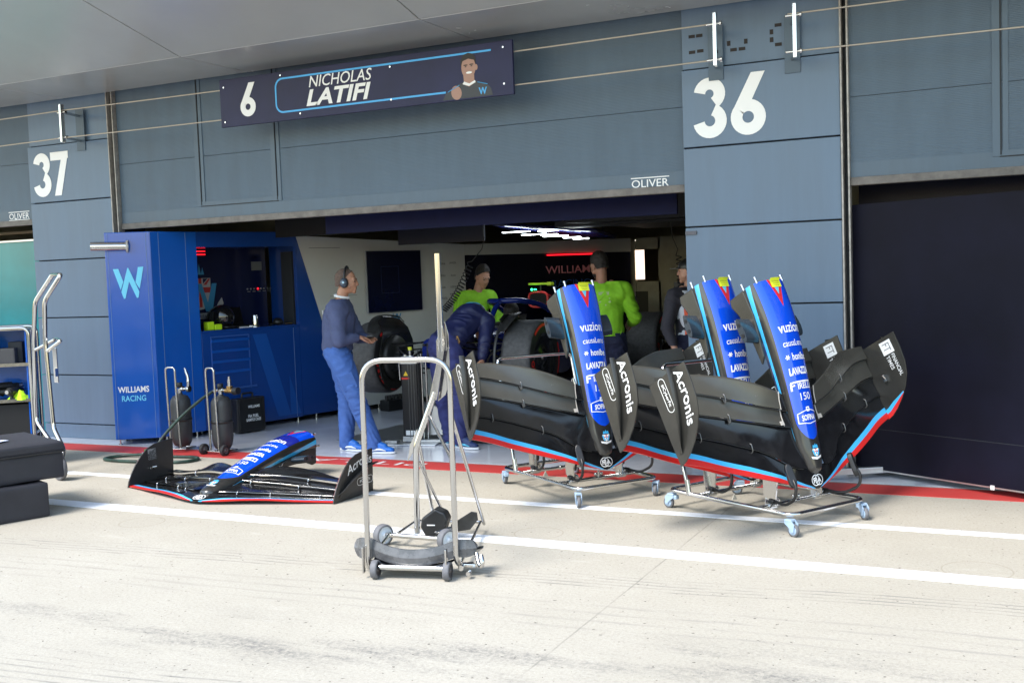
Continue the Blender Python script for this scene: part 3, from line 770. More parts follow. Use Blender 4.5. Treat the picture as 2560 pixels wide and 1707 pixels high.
    nm = field_mat('nose_paint', (.022, .021, .020), [('f_blue', (.003, .065, .62), .10), ('f_dark', (.012, .02, .25), .10), ('f_stripe', (.055, .43, .78), .25), ('f_vred', (.62, .02, .03), .22), ('f_vcy', (.10, .52, .70), .22)], rough=.3, noise_amt=.3, noise_scale=10, coat=.8)
    rows = []; NS = 64
    for i in range(97):
        c = i/96; y = .085+(1.268-.085)*(c**1.35)
        w_, zt, zb = interp2(y, NW), interp2(y, NT_), interp2(y, NB); h = .62*w_
        wb = w_*interp(y, [.1, .5, 1.268], [.85, .78, .70]); row = []
        for k in range(NS+1):
            a = k/NS*2*math.pi   # 0 at top
            top = 22
            if k <= top or k >= NS-top:
                kk = k if k <= top else k-NS; u = math.sin(kk/top*math.pi/2); x = w_*u
                z = zt-h+h*max(0, 1-abs(u)**2.25)**(1/2.25)
            else:
                s = (k-top)/(NS-2*top)   # right side down, bottom, left side up
                sidez = zt-h
                if s < .36:
                    q = s/.36; x = w_+(wb-w_)*q**1.6; z = sidez+(zb-sidez)*q
                elif s > .64:
                    q = (1-s)/.36; x = -(w_+(wb-w_)*q**1.6); z = sidez+(zb-sidez)*q
                else:
                    q = (s-.36)/.28; x = wb*(1-2*q); z = zb-.004*math.sin(q*math.pi)
            row.append((x, y, z))
        rows.append(row)
    nb_ = MB().grid(rows)
    nb_.add([rows[-1][k] for k in range(NS)], [list(range(NS))])
    nb_.add([rows[0][k] for k in range(NS)], [list(range(NS))[::-1]])
    dark = (lambda co: min(blue(co), .075-abs(co.y-1.01), .5*interp2(co.y, NW)+.12-.4*abs(co.x)-.0)) if kind == 'floor' else (lambda co: -1)
    nose = nb_.build('nose', nm, t, attrs={'f_blue': blue, 'f_stripe': stripe, 'f_vred': vred, 'f_vcy': vcy, 'f_dark': dark})
    # open rear rim and pins
    pn = MB()
    for x, z in ((-.122, .318), (.118, .322), (-.150, .225), (.150, .225)): pn.tube([(x, 1.262, z), (x, 1.30, z)], .0075, 10).tube([(x, 1.298, z), (x, 1.305, z)], .010, 10)
    pn.build('mounting_pin', CHROME, nose)
    # rear lower cheeks
    for sd in (-1, 1):
        ck = MB()
        pr = [(1.268, .215), (1.262, .088), (1.215, .078), (1.14, .108), (1.0, .122), (.80, .12), (.84, .16), (1.1, .215)]
        ck.prism(pr, .020, frame((0, 1, 0), (0, 0, 1), (sd*.140-.010, 0, 0)))
        ck.build('side_cheek', ep if kind == 'stand' else DARKC, nose, bevel=.006)
        # winglet pods
        pod = MB(); rws = []
        for i in range(9):
            c = i/8; x = .125+.145*c; ch = .085-.006*c; rw = []
            for k in range(14):
                a = 2*math.pi*k/14; rw.append((sd*x, 1.01+ch*math.cos(a)+.01*c, .160+.015*c+.024*math.sin(a)*(1-.2*math.cos(a))))
            rw.append(rw[0]); rws.append(rw)
        pod.grid(rws); pod.add(rws[-1][:-1], [list(range(14))])
        p_ = pod.build('camera_pod', mat('satin_black_pod', (.022, .032, .045), .22, noise_amt=.2), nose)
        ln = MB()
        for yy in (.985, 1.055): ln.cyl((sd*.269, yy, .175), (sd*.273, yy, .175), .012, 12)
        ln.build('pod_lens', BLACK, p_)
        MB().box((sd*.152, .62, .135), (.014, .05, .03), bev=.004).tube([(sd*.15, .60, .12), (sd*.165, .585, .135)], .006, 6).build('flap_adjuster', STEEL, nose)
    # nose lettering, laid on the curved skin
    lt = MB()
    def on(cx, cy):
        def f(a, b): return (cx+a, cy+b, nose_top(min(.99*interp2(cy+b, NW), max(-.99*interp2(cy+b, NW), cx+a)), cy+b)+.0016)
        return f
    for s, y, wd, ht, bo, cx in (('vuzion', .953, .185, .060, .012, 0), ('causaLens', .858, .172, .038, .006, 0), ('honibe', .775, .125, .044, .020, .022),
                           ('LAVAZZA', .688, .168, .044, .040, 0), ('IRELLI', .598, .125, .036, .026, .018), ('150', .535, .088, .044, .004, .004), ('SOFINA', .410, .118, .034, .030, 0)):
        put_text(lt, s, .07, None, fn=on(cx, y), cut=.012, bold=bo, fit=(wd, ht))
    def curved_ribbon(path, wd, cx, cy):
        L_, R_ = stroke(path, wd); f = on(cx, cy); vs = []; fs = []
        for p_, q_ in zip(L_, R_): vs += [f(*p_), f(*q_)]
        for k in range(len(L_)-1): fs.append((2*k, 2*k+2, 2*k+3, 2*k+1))
        lt.add(vs, fs)
    def dense(ps, n=8):
        o = []
        for a, b in zip(ps[:-1], ps[1:]): o += [(a[0]+(b[0]-a[0])*i/n, a[1]+(b[1]-a[1])*i/n) for i in range(n)]
        return o+[ps[-1]]
    curved_ribbon(dense([(-.082, -.026), (-.082, .028), (0, .044), (.082, .028), (.082, -.026), (0, -.040), (-.082, -.026)]), .005, 0, .412)
    curved_ribbon(dense([(-.012, .036), (.012, .036), (.012, .056), (-.012, .056), (-.012, .036)], 2), .009, 0, .412)
    curved_ribbon(dense([(-.088, -.02), (-.088, .026), (.078, .026)], 10), .010, 0, .598)
    curved_ribbon(dense([(-.088, .008), (-.064, .008)], 3), .009, 0, .598)
    for a in range(3):
        ca, sa = math.cos(a*math.pi/3), math.sin(a*math.pi/3)
        curved_ribbon(dense([(-.074-.015*ca, -.015*sa), (-.074+.015*ca, .015*sa)], 3), .006, 0, .775)
    lt.build('nose_lettering', WLET, nose, recalc=False)
    # crest near the tip
    def crest(mb_, shapes, dz):
        for P in shapes:
            cx_ = sum(a for a, b in P)/len(P); cy_ = sum(b for a, b in P)/len(P); f = on(0, .205)
            vs = [V(f(cx_, cy_))+V((0, -dz*.3, dz))]+[V(f(*p_))+V((0, -dz*.3, dz)) for p_ in P]
            mb_.add([tuple(v) for v in vs], [(0, i+1, (i+1) % len(P)+1) for i in range(len(P))])
    c1 = MB(); crest(c1, [[(-.030, .018), (.030, .018), (.026, -.012), (0, -.030), (-.026, -.012)], [(-.046, -.022), (-.030, -.032), (.030, -.032), (.046, -.022), (.040, -.036), (0, -.046), (-.040, -.036)]], .0004); c1.build('crest_white', WLET, nose, recalc=False)
    c2 = MB(); crest(c2, [[(-.026, .022), (-.02, .042), (-.01, .028), (0, .050), (.01, .028), (.02, .042), (.026, .022)], [(-.034, .012), (-.022, .012), (-.010, -.020), (-.018, -.026)], [(.034, .012), (.022, .012), (.010, -.020), (.018, -.026)], [(-.010, -.020), (0, .006), (.010, -.020), (0, -.010)]], .0012); c2.build('crest_light_blue', CYANP, nose, recalc=False)
    c3 = MB(); crest(c3, [[(-.003, .018), (.003, .018), (.003, .0), (-.003, .0)], [(-.022, .004), (.022, .004), (.022, -.002), (-.022, -.002)]], .0008); c3.build('crest_red', REDP, nose, recalc=False)
    if kind == 'stand':
        yp = MB(); P = []
        for i in range(7):
            x = -.046+.092*i/6+.006; P.append([(x, 1.272, nose_top(x, 1.262)+.018), (x, 1.262, nose_top(x, 1.262)+.003), (x, 1.215, nose_top(x, 1.215)+.0022)])
        yp.grid(P); yp.build('yellow_sticker', mat('yellow_sticker', (.75, .82, .03), .5), nose, recalc=False)
        ys = MB()
        for k in range(3):
            wd = .032-.004*k; yy = 1.252-.013*k
            ys.add([(.006+sx_*wd, yy+sy_*.0022, nose_top(.006+sx_*wd, yy)+.0034) for sx_, sy_ in ((-1, -1), (0, -1), (1, -1), (1, 1), (0, 1), (-1, 1))], [(0, 1, 4, 5), (1, 2, 3, 4)])
        ys.build('sticker_print', mat('olive_print', (.35, .40, .02), .6), nose, recalc=False)
    return t
def place(t, yaw, tilt, roll, loc):
    Rm = Matrix.Rotation(yaw, 4, 'Z') @ Matrix.Rotation(tilt, 4, 'X') @ Matrix.Rotation(roll, 4, 'Y')
    Rm.translation = V(loc); t.matrix_world = Rm
def dup(root, **kw):
    c = root.copy(); SC.collection.objects.link(c)
    for k, v in kw.items(): c[k] = v
    for ch in list(root.children):
        d = ch.copy(); SC.collection.objects.link(d); d.parent = c
        for g_ in list(ch.children):
            e = g_.copy(); SC.collection.objects.link(e); e.parent = d
            for h_ in list(g_.children):
                f = h_.copy(); SC.collection.objects.link(f); f.parent = e
    return c
WA = make_wing('stand', 'upright blue nose and front wing nearest the bent over mechanic, alone on its stand')
place(WA, .992, 1.125, .033, (-2.761, -1.320, .212))
WB = dup(WA, label='upright blue nose and front wing at the front right, endplate against the black board')
place(WB, 1.149, 1.092, -.046, (-1.273, -1.611, .219))
WC = dup(WA, label='upright blue nose and front wing in the middle, mostly hidden behind the front right one')
place(WC, 1.079, 1.130, .033, (-1.705, -1.478, .219))
WF = make_wing('floor', 'dark front wing with blue nose lying flat on the ground at the left')
place(WF, -.013, 0, 0, (-5.587, -2.304, .009))
# ================================================================== WING STANDS
def caster(parent, x, y, ang, h=.105, brake=False):
    c = empty('caster', (x, y, 0)); c.parent = parent; c.rotation_euler = (0, 0, ang)
    wh = MB(); r = .038
    M = Matrix.Translation((0, .02, r)) @ Matrix.Rotation(math.pi/2, 4, 'Y')
    wh.lathe([(.026, -.0115), (r-.004, -.0125), (r, -.008), (r, .008), (r-.004, .0125), (.026, .0115)], M, 26, cap=False)
    wh.build('tyre', RUBBER, c)
    hb = MB().lathe([(.0, -.013), (.020, -.0135), (.0275, -.0115), (.0275, .0115), (.020, .0135), (0, .013)], M, 24); hb.build('wheel_hub', BLUEPL, c)
    fk = MB()
    for s in (-1, 1):
        fk.prism([(-.028, .098), (.018, .098), (.040, .075), (.034, .030), (.018, .026), (.012, .040), (-.012, .062), (-.032, .075)], .005, frame((0, 1, 0), (0, 0, 1), (s*.019-.0025, 0, 0)))
    fk.box((0, -.006, .094), (.046, .052, .016), bev=.005)
    if brake: fk.box((0, -.038, .078), (.034, .03, .028), bev=.006)
    fk.build('fork', BLUEPL, c, bevel=.0012)
    return c
def make_stand(label):
    t = empty('wing_stand', label=label, cat='wing stand', group='chrome wing stands on casters')
    hw, f0, f1, z = .33, -.50, .56, .125
    base = MB().tube(rc([(-hw, f0, z), (hw, f0, z), (hw, f1, z), (-hw, f1, z)], .07, 7, closed=True), .0145, 14, closed=True)
    base.build('base_frame', CHROME, t)
    cb = MB()
    for b in (-.23, .29): cb.tube([(-hw, b, z), (hw, b, z)], .0125, 12).tube([(-.015+.02, b, z), (.03, b, z)], .017, 12)
    cb.build('cross_bar', CHROME, t)
    up = MB().tube(rc([(-hw, .37, z+.01), (-hw, .60, .955), (hw, .60, .955), (hw, .37, z+.01)], .05, 7), .0125, 12)
    for s in (-1, 1): up.tube([(s*hw, .365, z-.012), (s*hw, .385, z+.09)], .018, 12)
    up.build('back_rest', CHROME, t)
    for k, b in enumerate((-.23, .29)):
        for s in (-1, 1):
            cl = empty('clamp', (s*.205, b, z)); cl.parent = t
            MB().box((0, 0, .022), (.062, .05, .058), bev=.006).box((.0, -.03, .026), (.05, .02, .05), bev=.004).box((0, 0, -.008), (.07, .036, .02), bev=.003).build('clamp_block', CHROME, cl)
            sc = MB()
            for dx in (-.018, 0, .018): sc.cyl((dx, -.040, .012), (dx, -.050, .012), .0065, 10).cyl((dx, -.04, .036), (dx, -.05, .036), .0065, 10)
            sc.build('bolt', STEEL, cl)
            P = [(-.035, .045), (.05, .045), (.075, .18), (-.05, .18)]
            tm = Matrix.Translation((0, 0, 0)) @ Matrix.Rotation(R(8), 4, 'X')
            MB().prism(P, .006, tm @ frame((0, 1, 0), (0, 0, 1), (-.033, -.01, 0))).box((-.03, -.052, .112), (.012, .012, .15), M=tm).build('side_plate', STEEL, cl, bevel=.001)
            MB().box((.0, .02, .12), (.05, .07, .09), M=tm, bev=.015).build('saddle_block', BLACKP, cl)
            if k == 0 or True:
                pad = MB(); Mp = Matrix.Translation((s*.07, -.215, .215)) @ Matrix.Rotation(R(-25), 4, 'X') @ Matrix.Rotation(R(s*25), 4, 'Z')
                pts = [(.024*math.cos(a), .0+.045*math.sin(a)+(.03 if math.sin(a) > 0 else -.03)) for a in [2*math.pi*i/24 for i in range(24)]]
                pad.prism(pts, .03, Mp @ frame((1, 0, 0), (0, 0, 1), (0, 0, 0)))
                pad.build('rubber_pad', BLACKP, cl, bevel=.006)
                ar = MB().tube(rc([(s*.03, -.05, .04), (s*.06, -.16, .03), (s*.085, -.27, .09), (s*.085, -.275, .17), (s*.072, -.235, .21)], .05, 5), .0095, 10)
                ar.cyl((s*.03, -.06, .035), (s*.03, -.02, .035), .018, 14).cyl((s*.05, -.06, .028), (s*.10, -.08, .01), .0035, 6)
                ar.build('clamp_arm', BLACKP, cl)
    bl = MB()
    for dx in (-.022, .022):
        bl.lathe([(0, -.014), (.010, -.010), (.014, 0), (.010, .010), (0, .014)], Matrix.Translation((.01+dx, -.235, z+.028)), 12)
    bl.cyl((.01, -.235, z), (.01, -.235, z+.05), .008, 10).build('clamp_knob', STEEL, t)
    tr = MB().prism([(-.022, 0), (.022, 0), (0, .04)], .004, frame((1, 0, 0), (0, 0, 1), (-.29, .0, z+.012))); tr.build('warning_triangle', mat('triangle_card', (.55, .5, .42), .5), t)
    for x, y, a, bk_ in ((-hw+.005, f0+.01, 2.7, False), (hw-.005, f0+.01, 2.3, True), (hw-.01, f1-.01, .4, False), (-hw+.01, f1-.01, -.3, True)): caster(t, x, y, a, brake=bk_)
    return t
SA = make_stand('chrome wing stand on blue grey casters under the leftmost upright wing')
SA.location = (-3.077, -1.034, 0); SA.rotation_euler = (0, 0, R(55))
SB = dup(SA, label='chrome wing stand on blue grey casters that carries the two upright wings at the right')
SB.location = (-1.623, -1.412, 0); SB.rotation_euler = (0, 0, R(60))
for c in SB.children:
    if c.name.startswith('caster'): c.rotation_euler.z += .5
# ================================================================== TALL FRAME TROLLEY IN THE MIDDLE
def wheel_parts(parent, x, y, z, r, w_, hubm, tyrem, yawz=0, name='wheel', hubr=.72):
    wt = empty(name, (x, y, z)); wt.parent = parent; wt.rotation_euler = (0, 0, yawz)
    M = Matrix.Rotation(math.pi/2, 4, 'Y'); h = w_/2
    MB().lathe([(r*hubr, -h), (r*.95, -h), (r, -h*.7), (r, h*.7), (r*.95, h), (r*hubr, h)], M, 36, cap=False).build('tyre', tyrem, wt)
    MB().lathe([(0, -h*1.02), (r*.22, -h*1.02), (r*.26, -h*.6), (r*hubr*.92, -h*.55), (r*hubr+.001, -h*.9), (r*hubr+.001, h*.9), (r*hubr*.92, h*.55), (r*.26, h*.6), (r*.22, h*1.02), (0, h*1.02)], M, 30).build('wheel_hub', hubm, wt)
    return wt
tt = empty('tube_trolley', (-3.046, -3.458, 0), rz=R(13.55), label='tall bent steel tube trolley with hoop handle standing alone on the apron', cat='trolley')
hoop = MB().tube(rc([(.30, .16, .045), (.252, .10, .052), (.243, .035, .10), (.250, .03, 1.168), (-.235, .03, 1.168), (-.247, .03, .08), (-.25, .05, .045)], .12, 8), .0155, 14)
hoop.build('hoop_handle', STEEL, tt)
MB().cyl((-.175, 0, .062), (.185, 0, .062), .0155, 18).build('front_axle', CHROME, tt)
for x in (-.196, .205): wheel_parts(tt, x, 0, .05, .05, .034, mat('dark_hub', (.08, .07, .07), .4), RUBBER)
wheel_parts(tt, -.393, .69, .064, .064, .046, mat('white_hub', (.62, .66, .70), .4), RUBBER, hubr=.8, yawz=R(-32))
wheel_parts(tt, .031, .60, .064, .064, .046, mat('white_hub', (.62, .66, .70), .4), RUBBER, hubr=.8, yawz=R(-32))
fr = MB().tube([(-.375, .685, .066), (.01, .605, .066)], .016, 4)
fr.tube([(-.30, .68, .075), (-.30, 1.05, .065), (.12, 1.05, .065), (.245, .10, .055)], .009, 8).tube([(-.06, .68, .085), (.05, 1.05, .07)], .009, 8).tube([(-.27, .08, .06), (-.34, .66, .08)], .009, 8)
fr.build('rear_frame', STEEL, tt)
mast = MB().tube(rc([(-.175, .68, .08), (-.165, .69, .60), (-.045, .70, .895), (-.035, .70, .92)], .05, 6), .0175, 16)
mast.tube([(.012, .70, 1.16), (.013, .70, 1.20), (.012, .70, 1.732)], .0185, 16)
mast.tube([(-.165, .75, .60), (-.17, 1.02, .09)], .011, 10)
mast.build('mast', CHROME, tt)
MB().prism([(-.075, .86), (-.022, .875), (.040, 1.20), (.030, 1.31), (-.012, 1.22), (-.012, 1.10)], .004, frame((1, 0, 0), (0, 0, 1), (0, .69, 0))).prism([(-.03, .86), (.02, .90), (.052, 1.0), (.052, 1.26), (.03, 1.34), (.02, 1.2)], .004, frame((1, 0, 0), (0, 0, 1), (0, .735, 0))).prism([(-.23, .50), (-.21, .60), (-.16, .70), (-.15, .62)], .004, frame((1, 0, 0), (0, 0, 1), (-.0, .72, 0))).build('gusset_plate', STEEL, tt, bevel=.001)
rb = MB().tube([(.0-.045, .60, .79), (.235, .10, .60)], .010, 10).tube([(.248, .05, .86), (.16, .98, .07)], .010, 10).tube([(-.16, .72, .50), (-.08, 1.0, .075)], .009, 10)
rb.build('brace_tube', STEEL, tt)
# curved carbon tray
def tray_section(x):
    zt = .205-.055*max(0, 1-(x/.21)**2)+.0; zb = zt-.098+.012*abs(x)
    return zt, zb
g0 = []
for i in range(41):
    x = -.345+.69*i/40; q = max(0, 1-(x/.24)**2); zt = .200-.045*q; zb = .108-.038*q
    if abs(x) > .24: zb = .108-.0*(abs(x)-.24)-(.02 if x < 0 else .0)
    e_ = max(0, (abs(x)-.29)/.055); rr = .035*(1-math.sqrt(max(0, 1-e_**2))) if e_ > 0 else 0
    yf = .012+.055*(1-q)+(.03*e_ if x > 0 else .03*e_)
    g0.append([(x, yf, zt-rr), (x, yf-.012, (zt+zb)/2), (x, yf-.004, zb+rr), (x, yf+.020, zb+rr-.004), (x, yf+.13, zb+.01), (x, yf+.14, zb+.02), (x, yf+.02, zb+.012+rr), (x, yf+.006, (zt+zb)/2), (x, yf+.014, zt-rr), (x, yf, zt-rr)])
MB().grid(g0, False).build('carbon_tray', mat('scuffed_carbon', (.11, .11, .115), .30, noise_amt=.45, noise_scale=9, rvar=.14, bump=.0006, bump_scale=90), tt)
g1 = []
for i in range(25):
    x = -.225+.45*i/24; q = 1-(x/.225)**2; z = .108-.040*q
    g1.append([(x, -.005, z-.002), (x, .0, z-.014-.010*q), (x, .06, z-.02-.012*q), (x, .07, z-.01)])
MB().grid(g1).build('tray_lip', mat('gloss_black', (.012, .014, .018), .12, coat=.5), tt)
jn = MB().box((.30, .10, .055), (.07, .02, .02), bev=.004).cyl((.26, .06, .05), (.26, .12, .05), .016, 14).cyl((.31, .02, .03), (.31, .06, .03), .012, 12).tube(rc([(.34, .10, .12), (.355, .07, .08), (.375, .05, .06), (.385, .05, .09), (.372, .07, .12)], .02, 4), .012, 8)
jn.cyl((.20, -.02, .10), (.20, -.02, .17), .004, 8).box((.205, -.015, .10), (.008, .03, .14), bev=.002).box((-.262, -.0, .10), (.008, .03, .14), bev=.002)
jn.build('pivot_fittings', STEEL, tt)
bt = MB().prism([(-.195, .085), (-.165, .03), (-.09, .01), (-.05, .05), (-.02, .135), (-.04, .175), (-.10, .20), (-.185, .14)], .10, frame((1, 0, 0), (0, 0, 1), (0, .90, 0)))
MB().box((0, 0, 0), (.01, .01, .01))
tb_ = bt.build('battery_pack', BLACKP, tt, bevel=.012)
lw = MB(); lw.prism([(-.025, -.003), (.025, -.003), (.025, .004), (-.025, .004)], .0005, frame((1, 0, 0), (0, 0, 1), (-.125, .798, .10))); lw.build('pack_lettering', WLET, tb_, recalc=False)
MB().prism([(-.02, .09), (.11, .17), (.145, .165), (.15, .12), (.10, .06), (-.02, .04)], .012, frame((1, 0, 0), (0, 0, 1), (0, .88, 0))).build('carbon_plate', DARKC, tt, bevel=.002)
# ================================================================== LEFT FOREGROUND
lt_ = empty('hand_trolley', (-7.46, -1.86, 0), label='tall chrome hand trolley with two cranked handles beside the tool shelf', cat='trolley')
ox, oy = 7.46, 1.86
q1 = [(-7.40, -1.88, .19), (-7.43, -1.83, .26), (-7.57, -1.80, .43), (-7.605, -1.80, 1.18), (-7.58, -1.80, 1.51), (-7.37, -1.80, 1.72)]
q2 = [(-7.83, -1.62, .28), (-8.01, -1.60, .45), (-7.98, -1.60, 1.16), (-7.93, -1.60, 1.50), (-7.70, -1.60, 1.725)]
hd_ = MB().tube(rc([(a+ox, b+oy, c) for a, b, c in q1+q2[::-1][:1]], .05, 6)+[(q2[-1][0]+ox, q2[-1][1]+oy, q2[-1][2])], .019, 14)
hd_.tube(rc([(a+ox, b+oy, c) for a, b, c in q2], .05, 6), .019, 14)
hd_.build('main_tube', CHROME, lt_)
MB().tube(rc([(-.135, .06, 1.08), (.04, .06, 1.17), (-.24, .26, 1.175), (-.50, .26, 1.08)], .04, 5), .0155, 12).build('lower_handle', CHROME, lt_)
pl_ = MB().box((-.20, .20, .95), (.05, .01, .30), bev=.003).box((-.18, .18, .89), (.02, .03, .07)); pl_.build('latch_plate', CHROME, lt_)
wheel_parts(lt_, .0, 0, .105, .105, .04, mat('dark_grey_disc', (.09, .09, .10), .5), RUBBER, yawz=R(75), hubr=.8)
wheel_parts(lt_, -.36, .2, .105, .105, .04, mat('dark_grey_disc', (.09, .09, .10), .5), RUBBER, yawz=R(75), hubr=.8)
# tool shelf
RS = R(40); _o = V((-8.28, -1.4, 0))-(Matrix.Rotation(RS, 3, 'Z') @ V((.47, -.2, 0)))
SHM = Matrix.Translation(_o) @ Matrix.Rotation(RS, 4, 'Z')
def shp_(x, y, z): return SHM @ V((x+8.75, y+1.2, z))
sh = empty('tool_shelf', _o, RS, label='chrome framed tool shelf with blue back panel at the left edge', cat='shelf')
fp = rc([(-.75, -.2, .05), (-.75, -.2, 1.265), (.47, -.2, 1.265), (.47, -.2, .05)], .07, 6)
MB().tube(fp, .018, 12).tube([(a, .2, c) for a, b, c in fp], .018, 12).tube([(.47, -.2, .3), (.47, .2, .3)], .014, 10).build('tube_frame', CHROME, sh)
BLUEP = mat('gloss_blue_panel', (.008, .095, .45), .17, noise_amt=.06, noise_scale=1.5, coat=.4)
MB().box((-.14, .19, .68), (1.18, .02, 1.12)).box((.44, 0, .68), (.012, .38, 1.12)).build('back_panel', BLUEP, sh)
for z in (.60, .925, 1.25): MB().box((-.14, -.01, z), (1.19, .36, .012)).box((-.14, -.20, z+.008), (1.19, .014, .03)).box((.0, -.21, z), (.12, .012, .018)).build('shelf_board', mat('shelf_steel', (.30, .28, .25), .25, metal=.9, noise_amt=.2, noise_scale=20), sh)
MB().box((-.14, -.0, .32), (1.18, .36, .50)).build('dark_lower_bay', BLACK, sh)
bxs = MB().box((0, 0, .075), (.42, .16, .15), bev=.01).box((.19, .12, .10), (.12, .1, .2), bev=.01).build('foam_box', mat('dark_grey_foam', (.055, .055, .06), .8, bump=.0008, bump_scale=200)); bxs.location = shp_(-8.62, -1.30, .932); bxs.rotation_euler.z = RS
tag(bxs, 'dark grey foam box on the upper level of the tool shelf', 'box')
NEON = mat('neon_yellow_cloth', (.42, .72, .01), .75, noise_amt=.15, noise_scale=9)
def rag(name, loc, size, label, cat, m=None, seed=1):
    rnd = random.Random(seed); mb = MB(); rws = []
    for i in range(13):
        row = []
        for j in range(13):
            x = (i/12-.5)*size[0]; y = (j/12-.5)*size[1]; e_ = max(abs(i/12-.5), abs(j/12-.5))*2
            z = size[2]*(1-e_**2)*(.7+.5*noise.noise(V((i*.45, j*.45, seed*3.1))))
            row.append((x+.02*noise.noise(V((i, j, seed))), y+.02*noise.noise(V((j, i, seed+4))), max(.001, z)))
        rws.append(row)
    mb.grid(rws); o = mb.build(name, m or NEON); o.location = loc
    return tag(o, label, cat)
rag('cloth', shp_(-8.68, -1.33, 1.085), (.2, .12, .16), 'crumpled neon yellow cloth on the foam box in the shelf', 'cloth', seed=3)
def impact_gun(loc, rz, label, m2=None):
    t = empty('wheel_gun', loc, rz, label, 'wheel gun'); 
    MB().cyl((-.09, 0, .07), (.05, 0, .07), .038, 18).cyl((.05, 0, .07), (.11, 0, .07), .024, 16).cyl((-.11, 0, .07), (-.09, 0, .07), .03, 16).build('gun_body', BLACKP, t)
    MB().tube([(-.03, 0, .05), (-.06, 0, -.0), (-.05, -.03, .002)], .02, 10).build('grip', BLACKP, t)
    MB().cyl((.11, 0, .07), (.15, 0, .07), .02, 16).cyl((-.13, 0, .07), (-.11, 0, .07), .018, 12).build('socket', CHROME, t)
    return t
impact_gun(shp_(-8.62, -1.33, .615), .9, 'black wheel gun at the left on the middle shelf level')
impact_gun(shp_(-8.44, -1.31, .62), 1.9, 'black wheel gun at the right on the middle shelf level, over a neon bag')
impact_gun(shp_(-8.53, -1.22, .66), 1.3, 'black wheel gun behind the other two on the middle shelf level')
rag('neon_bag', shp_(-8.40, -1.34, .612), (.19, .12, .11), 'folded neon yellow bag under a wheel gun on the middle shelf level', 'bag', seed=5)
rag('neon_bag', shp_(-8.64, -1.36, .612), (.12, .08, .07), 'small neon yellow bag at the left of the middle shelf level', 'bag', seed=8)
tag(MB().lathe([(0, -.16), (.10, -.13), (.155, -.05), (.16, .03), (.12, .11), (.05, .15), (0, .155)], Matrix.Translation(shp_(-8.80, -1.25, 1.42)), 24).build('black_helmet_bag', mat('black_fabric_ball', (.012, .012, .014), .5, bump=.001)), 'round black bag on top of the tool shelf', 'bag')
# padded equipment cases
PADM = mat('black_nylon', (.022, .022, .030), .62, noise_amt=.25, noise_scale=2.5, bump=.0012, bump_scale=160)
def case(name, loc, rz, w_, d_, h_, label, lid=True):
    t = empty(name, loc, rz, label, 'equipment case')
    def soft(x0, x1, y0, y1, z0, z1, amp, nm, seed):
        bm = bmesh.new(); bmesh.ops.create_cube(bm, size=1)
        for v in bm.verts: v.co = V((x0 if v.co.x < 0 else x1, y0 if v.co.y < 0 else y1, z0 if v.co.z < 0 else z1))
        bmesh.ops.bevel(bm, geom=list(bm.edges), offset=.018, segments=2, profile=.6, affect='EDGES')
        bmesh.ops.subdivide_edges(bm, edges=bm.edges[:], cuts=7, use_grid_fill=True)
        for v in bm.verts:
            n = noise.noise(V((v.co.x*3+seed, v.co.y*3, v.co.z*4)))*amp+noise.noise(V((v.co.x*9+seed, v.co.y*9, v.co.z*9)))*amp*.4
            v.co += V((0, -n, n*.6)) if True else V()
        me = bpy.data.meshes.new(nm); bm.to_mesh(me); bm.free(); me.materials.append(PADM); me.polygons.foreach_set('use_smooth', [True]*len(me.polygons))
        o = bpy.data.objects.new(nm, me); SC.collection.objects.link(o); o.parent = t; return o
    if lid:
        soft(-w_, 0, 0, d_, 0, h_*.72, .012, 'case_body', 1.0)
        soft(-w_-.01, .008, -.008, d_+.01, h_*.74, h_, .012, 'lid', 4.0)
        MB().tube(rc([(-w_, -.012, h_*.735), (-.01, -.014, h_*.735), (.012, .01, h_*.735), (.012, d_, h_*.735)], .02, 4), .006, 8).build('zip_piping', BLACKP, t)
    else: soft(-w_, 0, 0, d_, 0, h_, .01, 'case_body', 7.0)
    return t
rzc = math.atan2(.93, .37)
case('padded_case', (-6.354, -2.921, 0), rzc, .95, .75, .245, 'lower of the two black padded cases at the left edge', lid=False)
uc = case('padded_case', (-6.365, -2.765, .252), rzc, 1.05, .80, .26, 'upper of the two black padded cases at the left edge, white label on lid')
MB().box((-.34, .33, .272), (.12, .07, .003), rz=.4).build('address_label', mat('label_lilac', (.62, .66, .82), .5), uc)
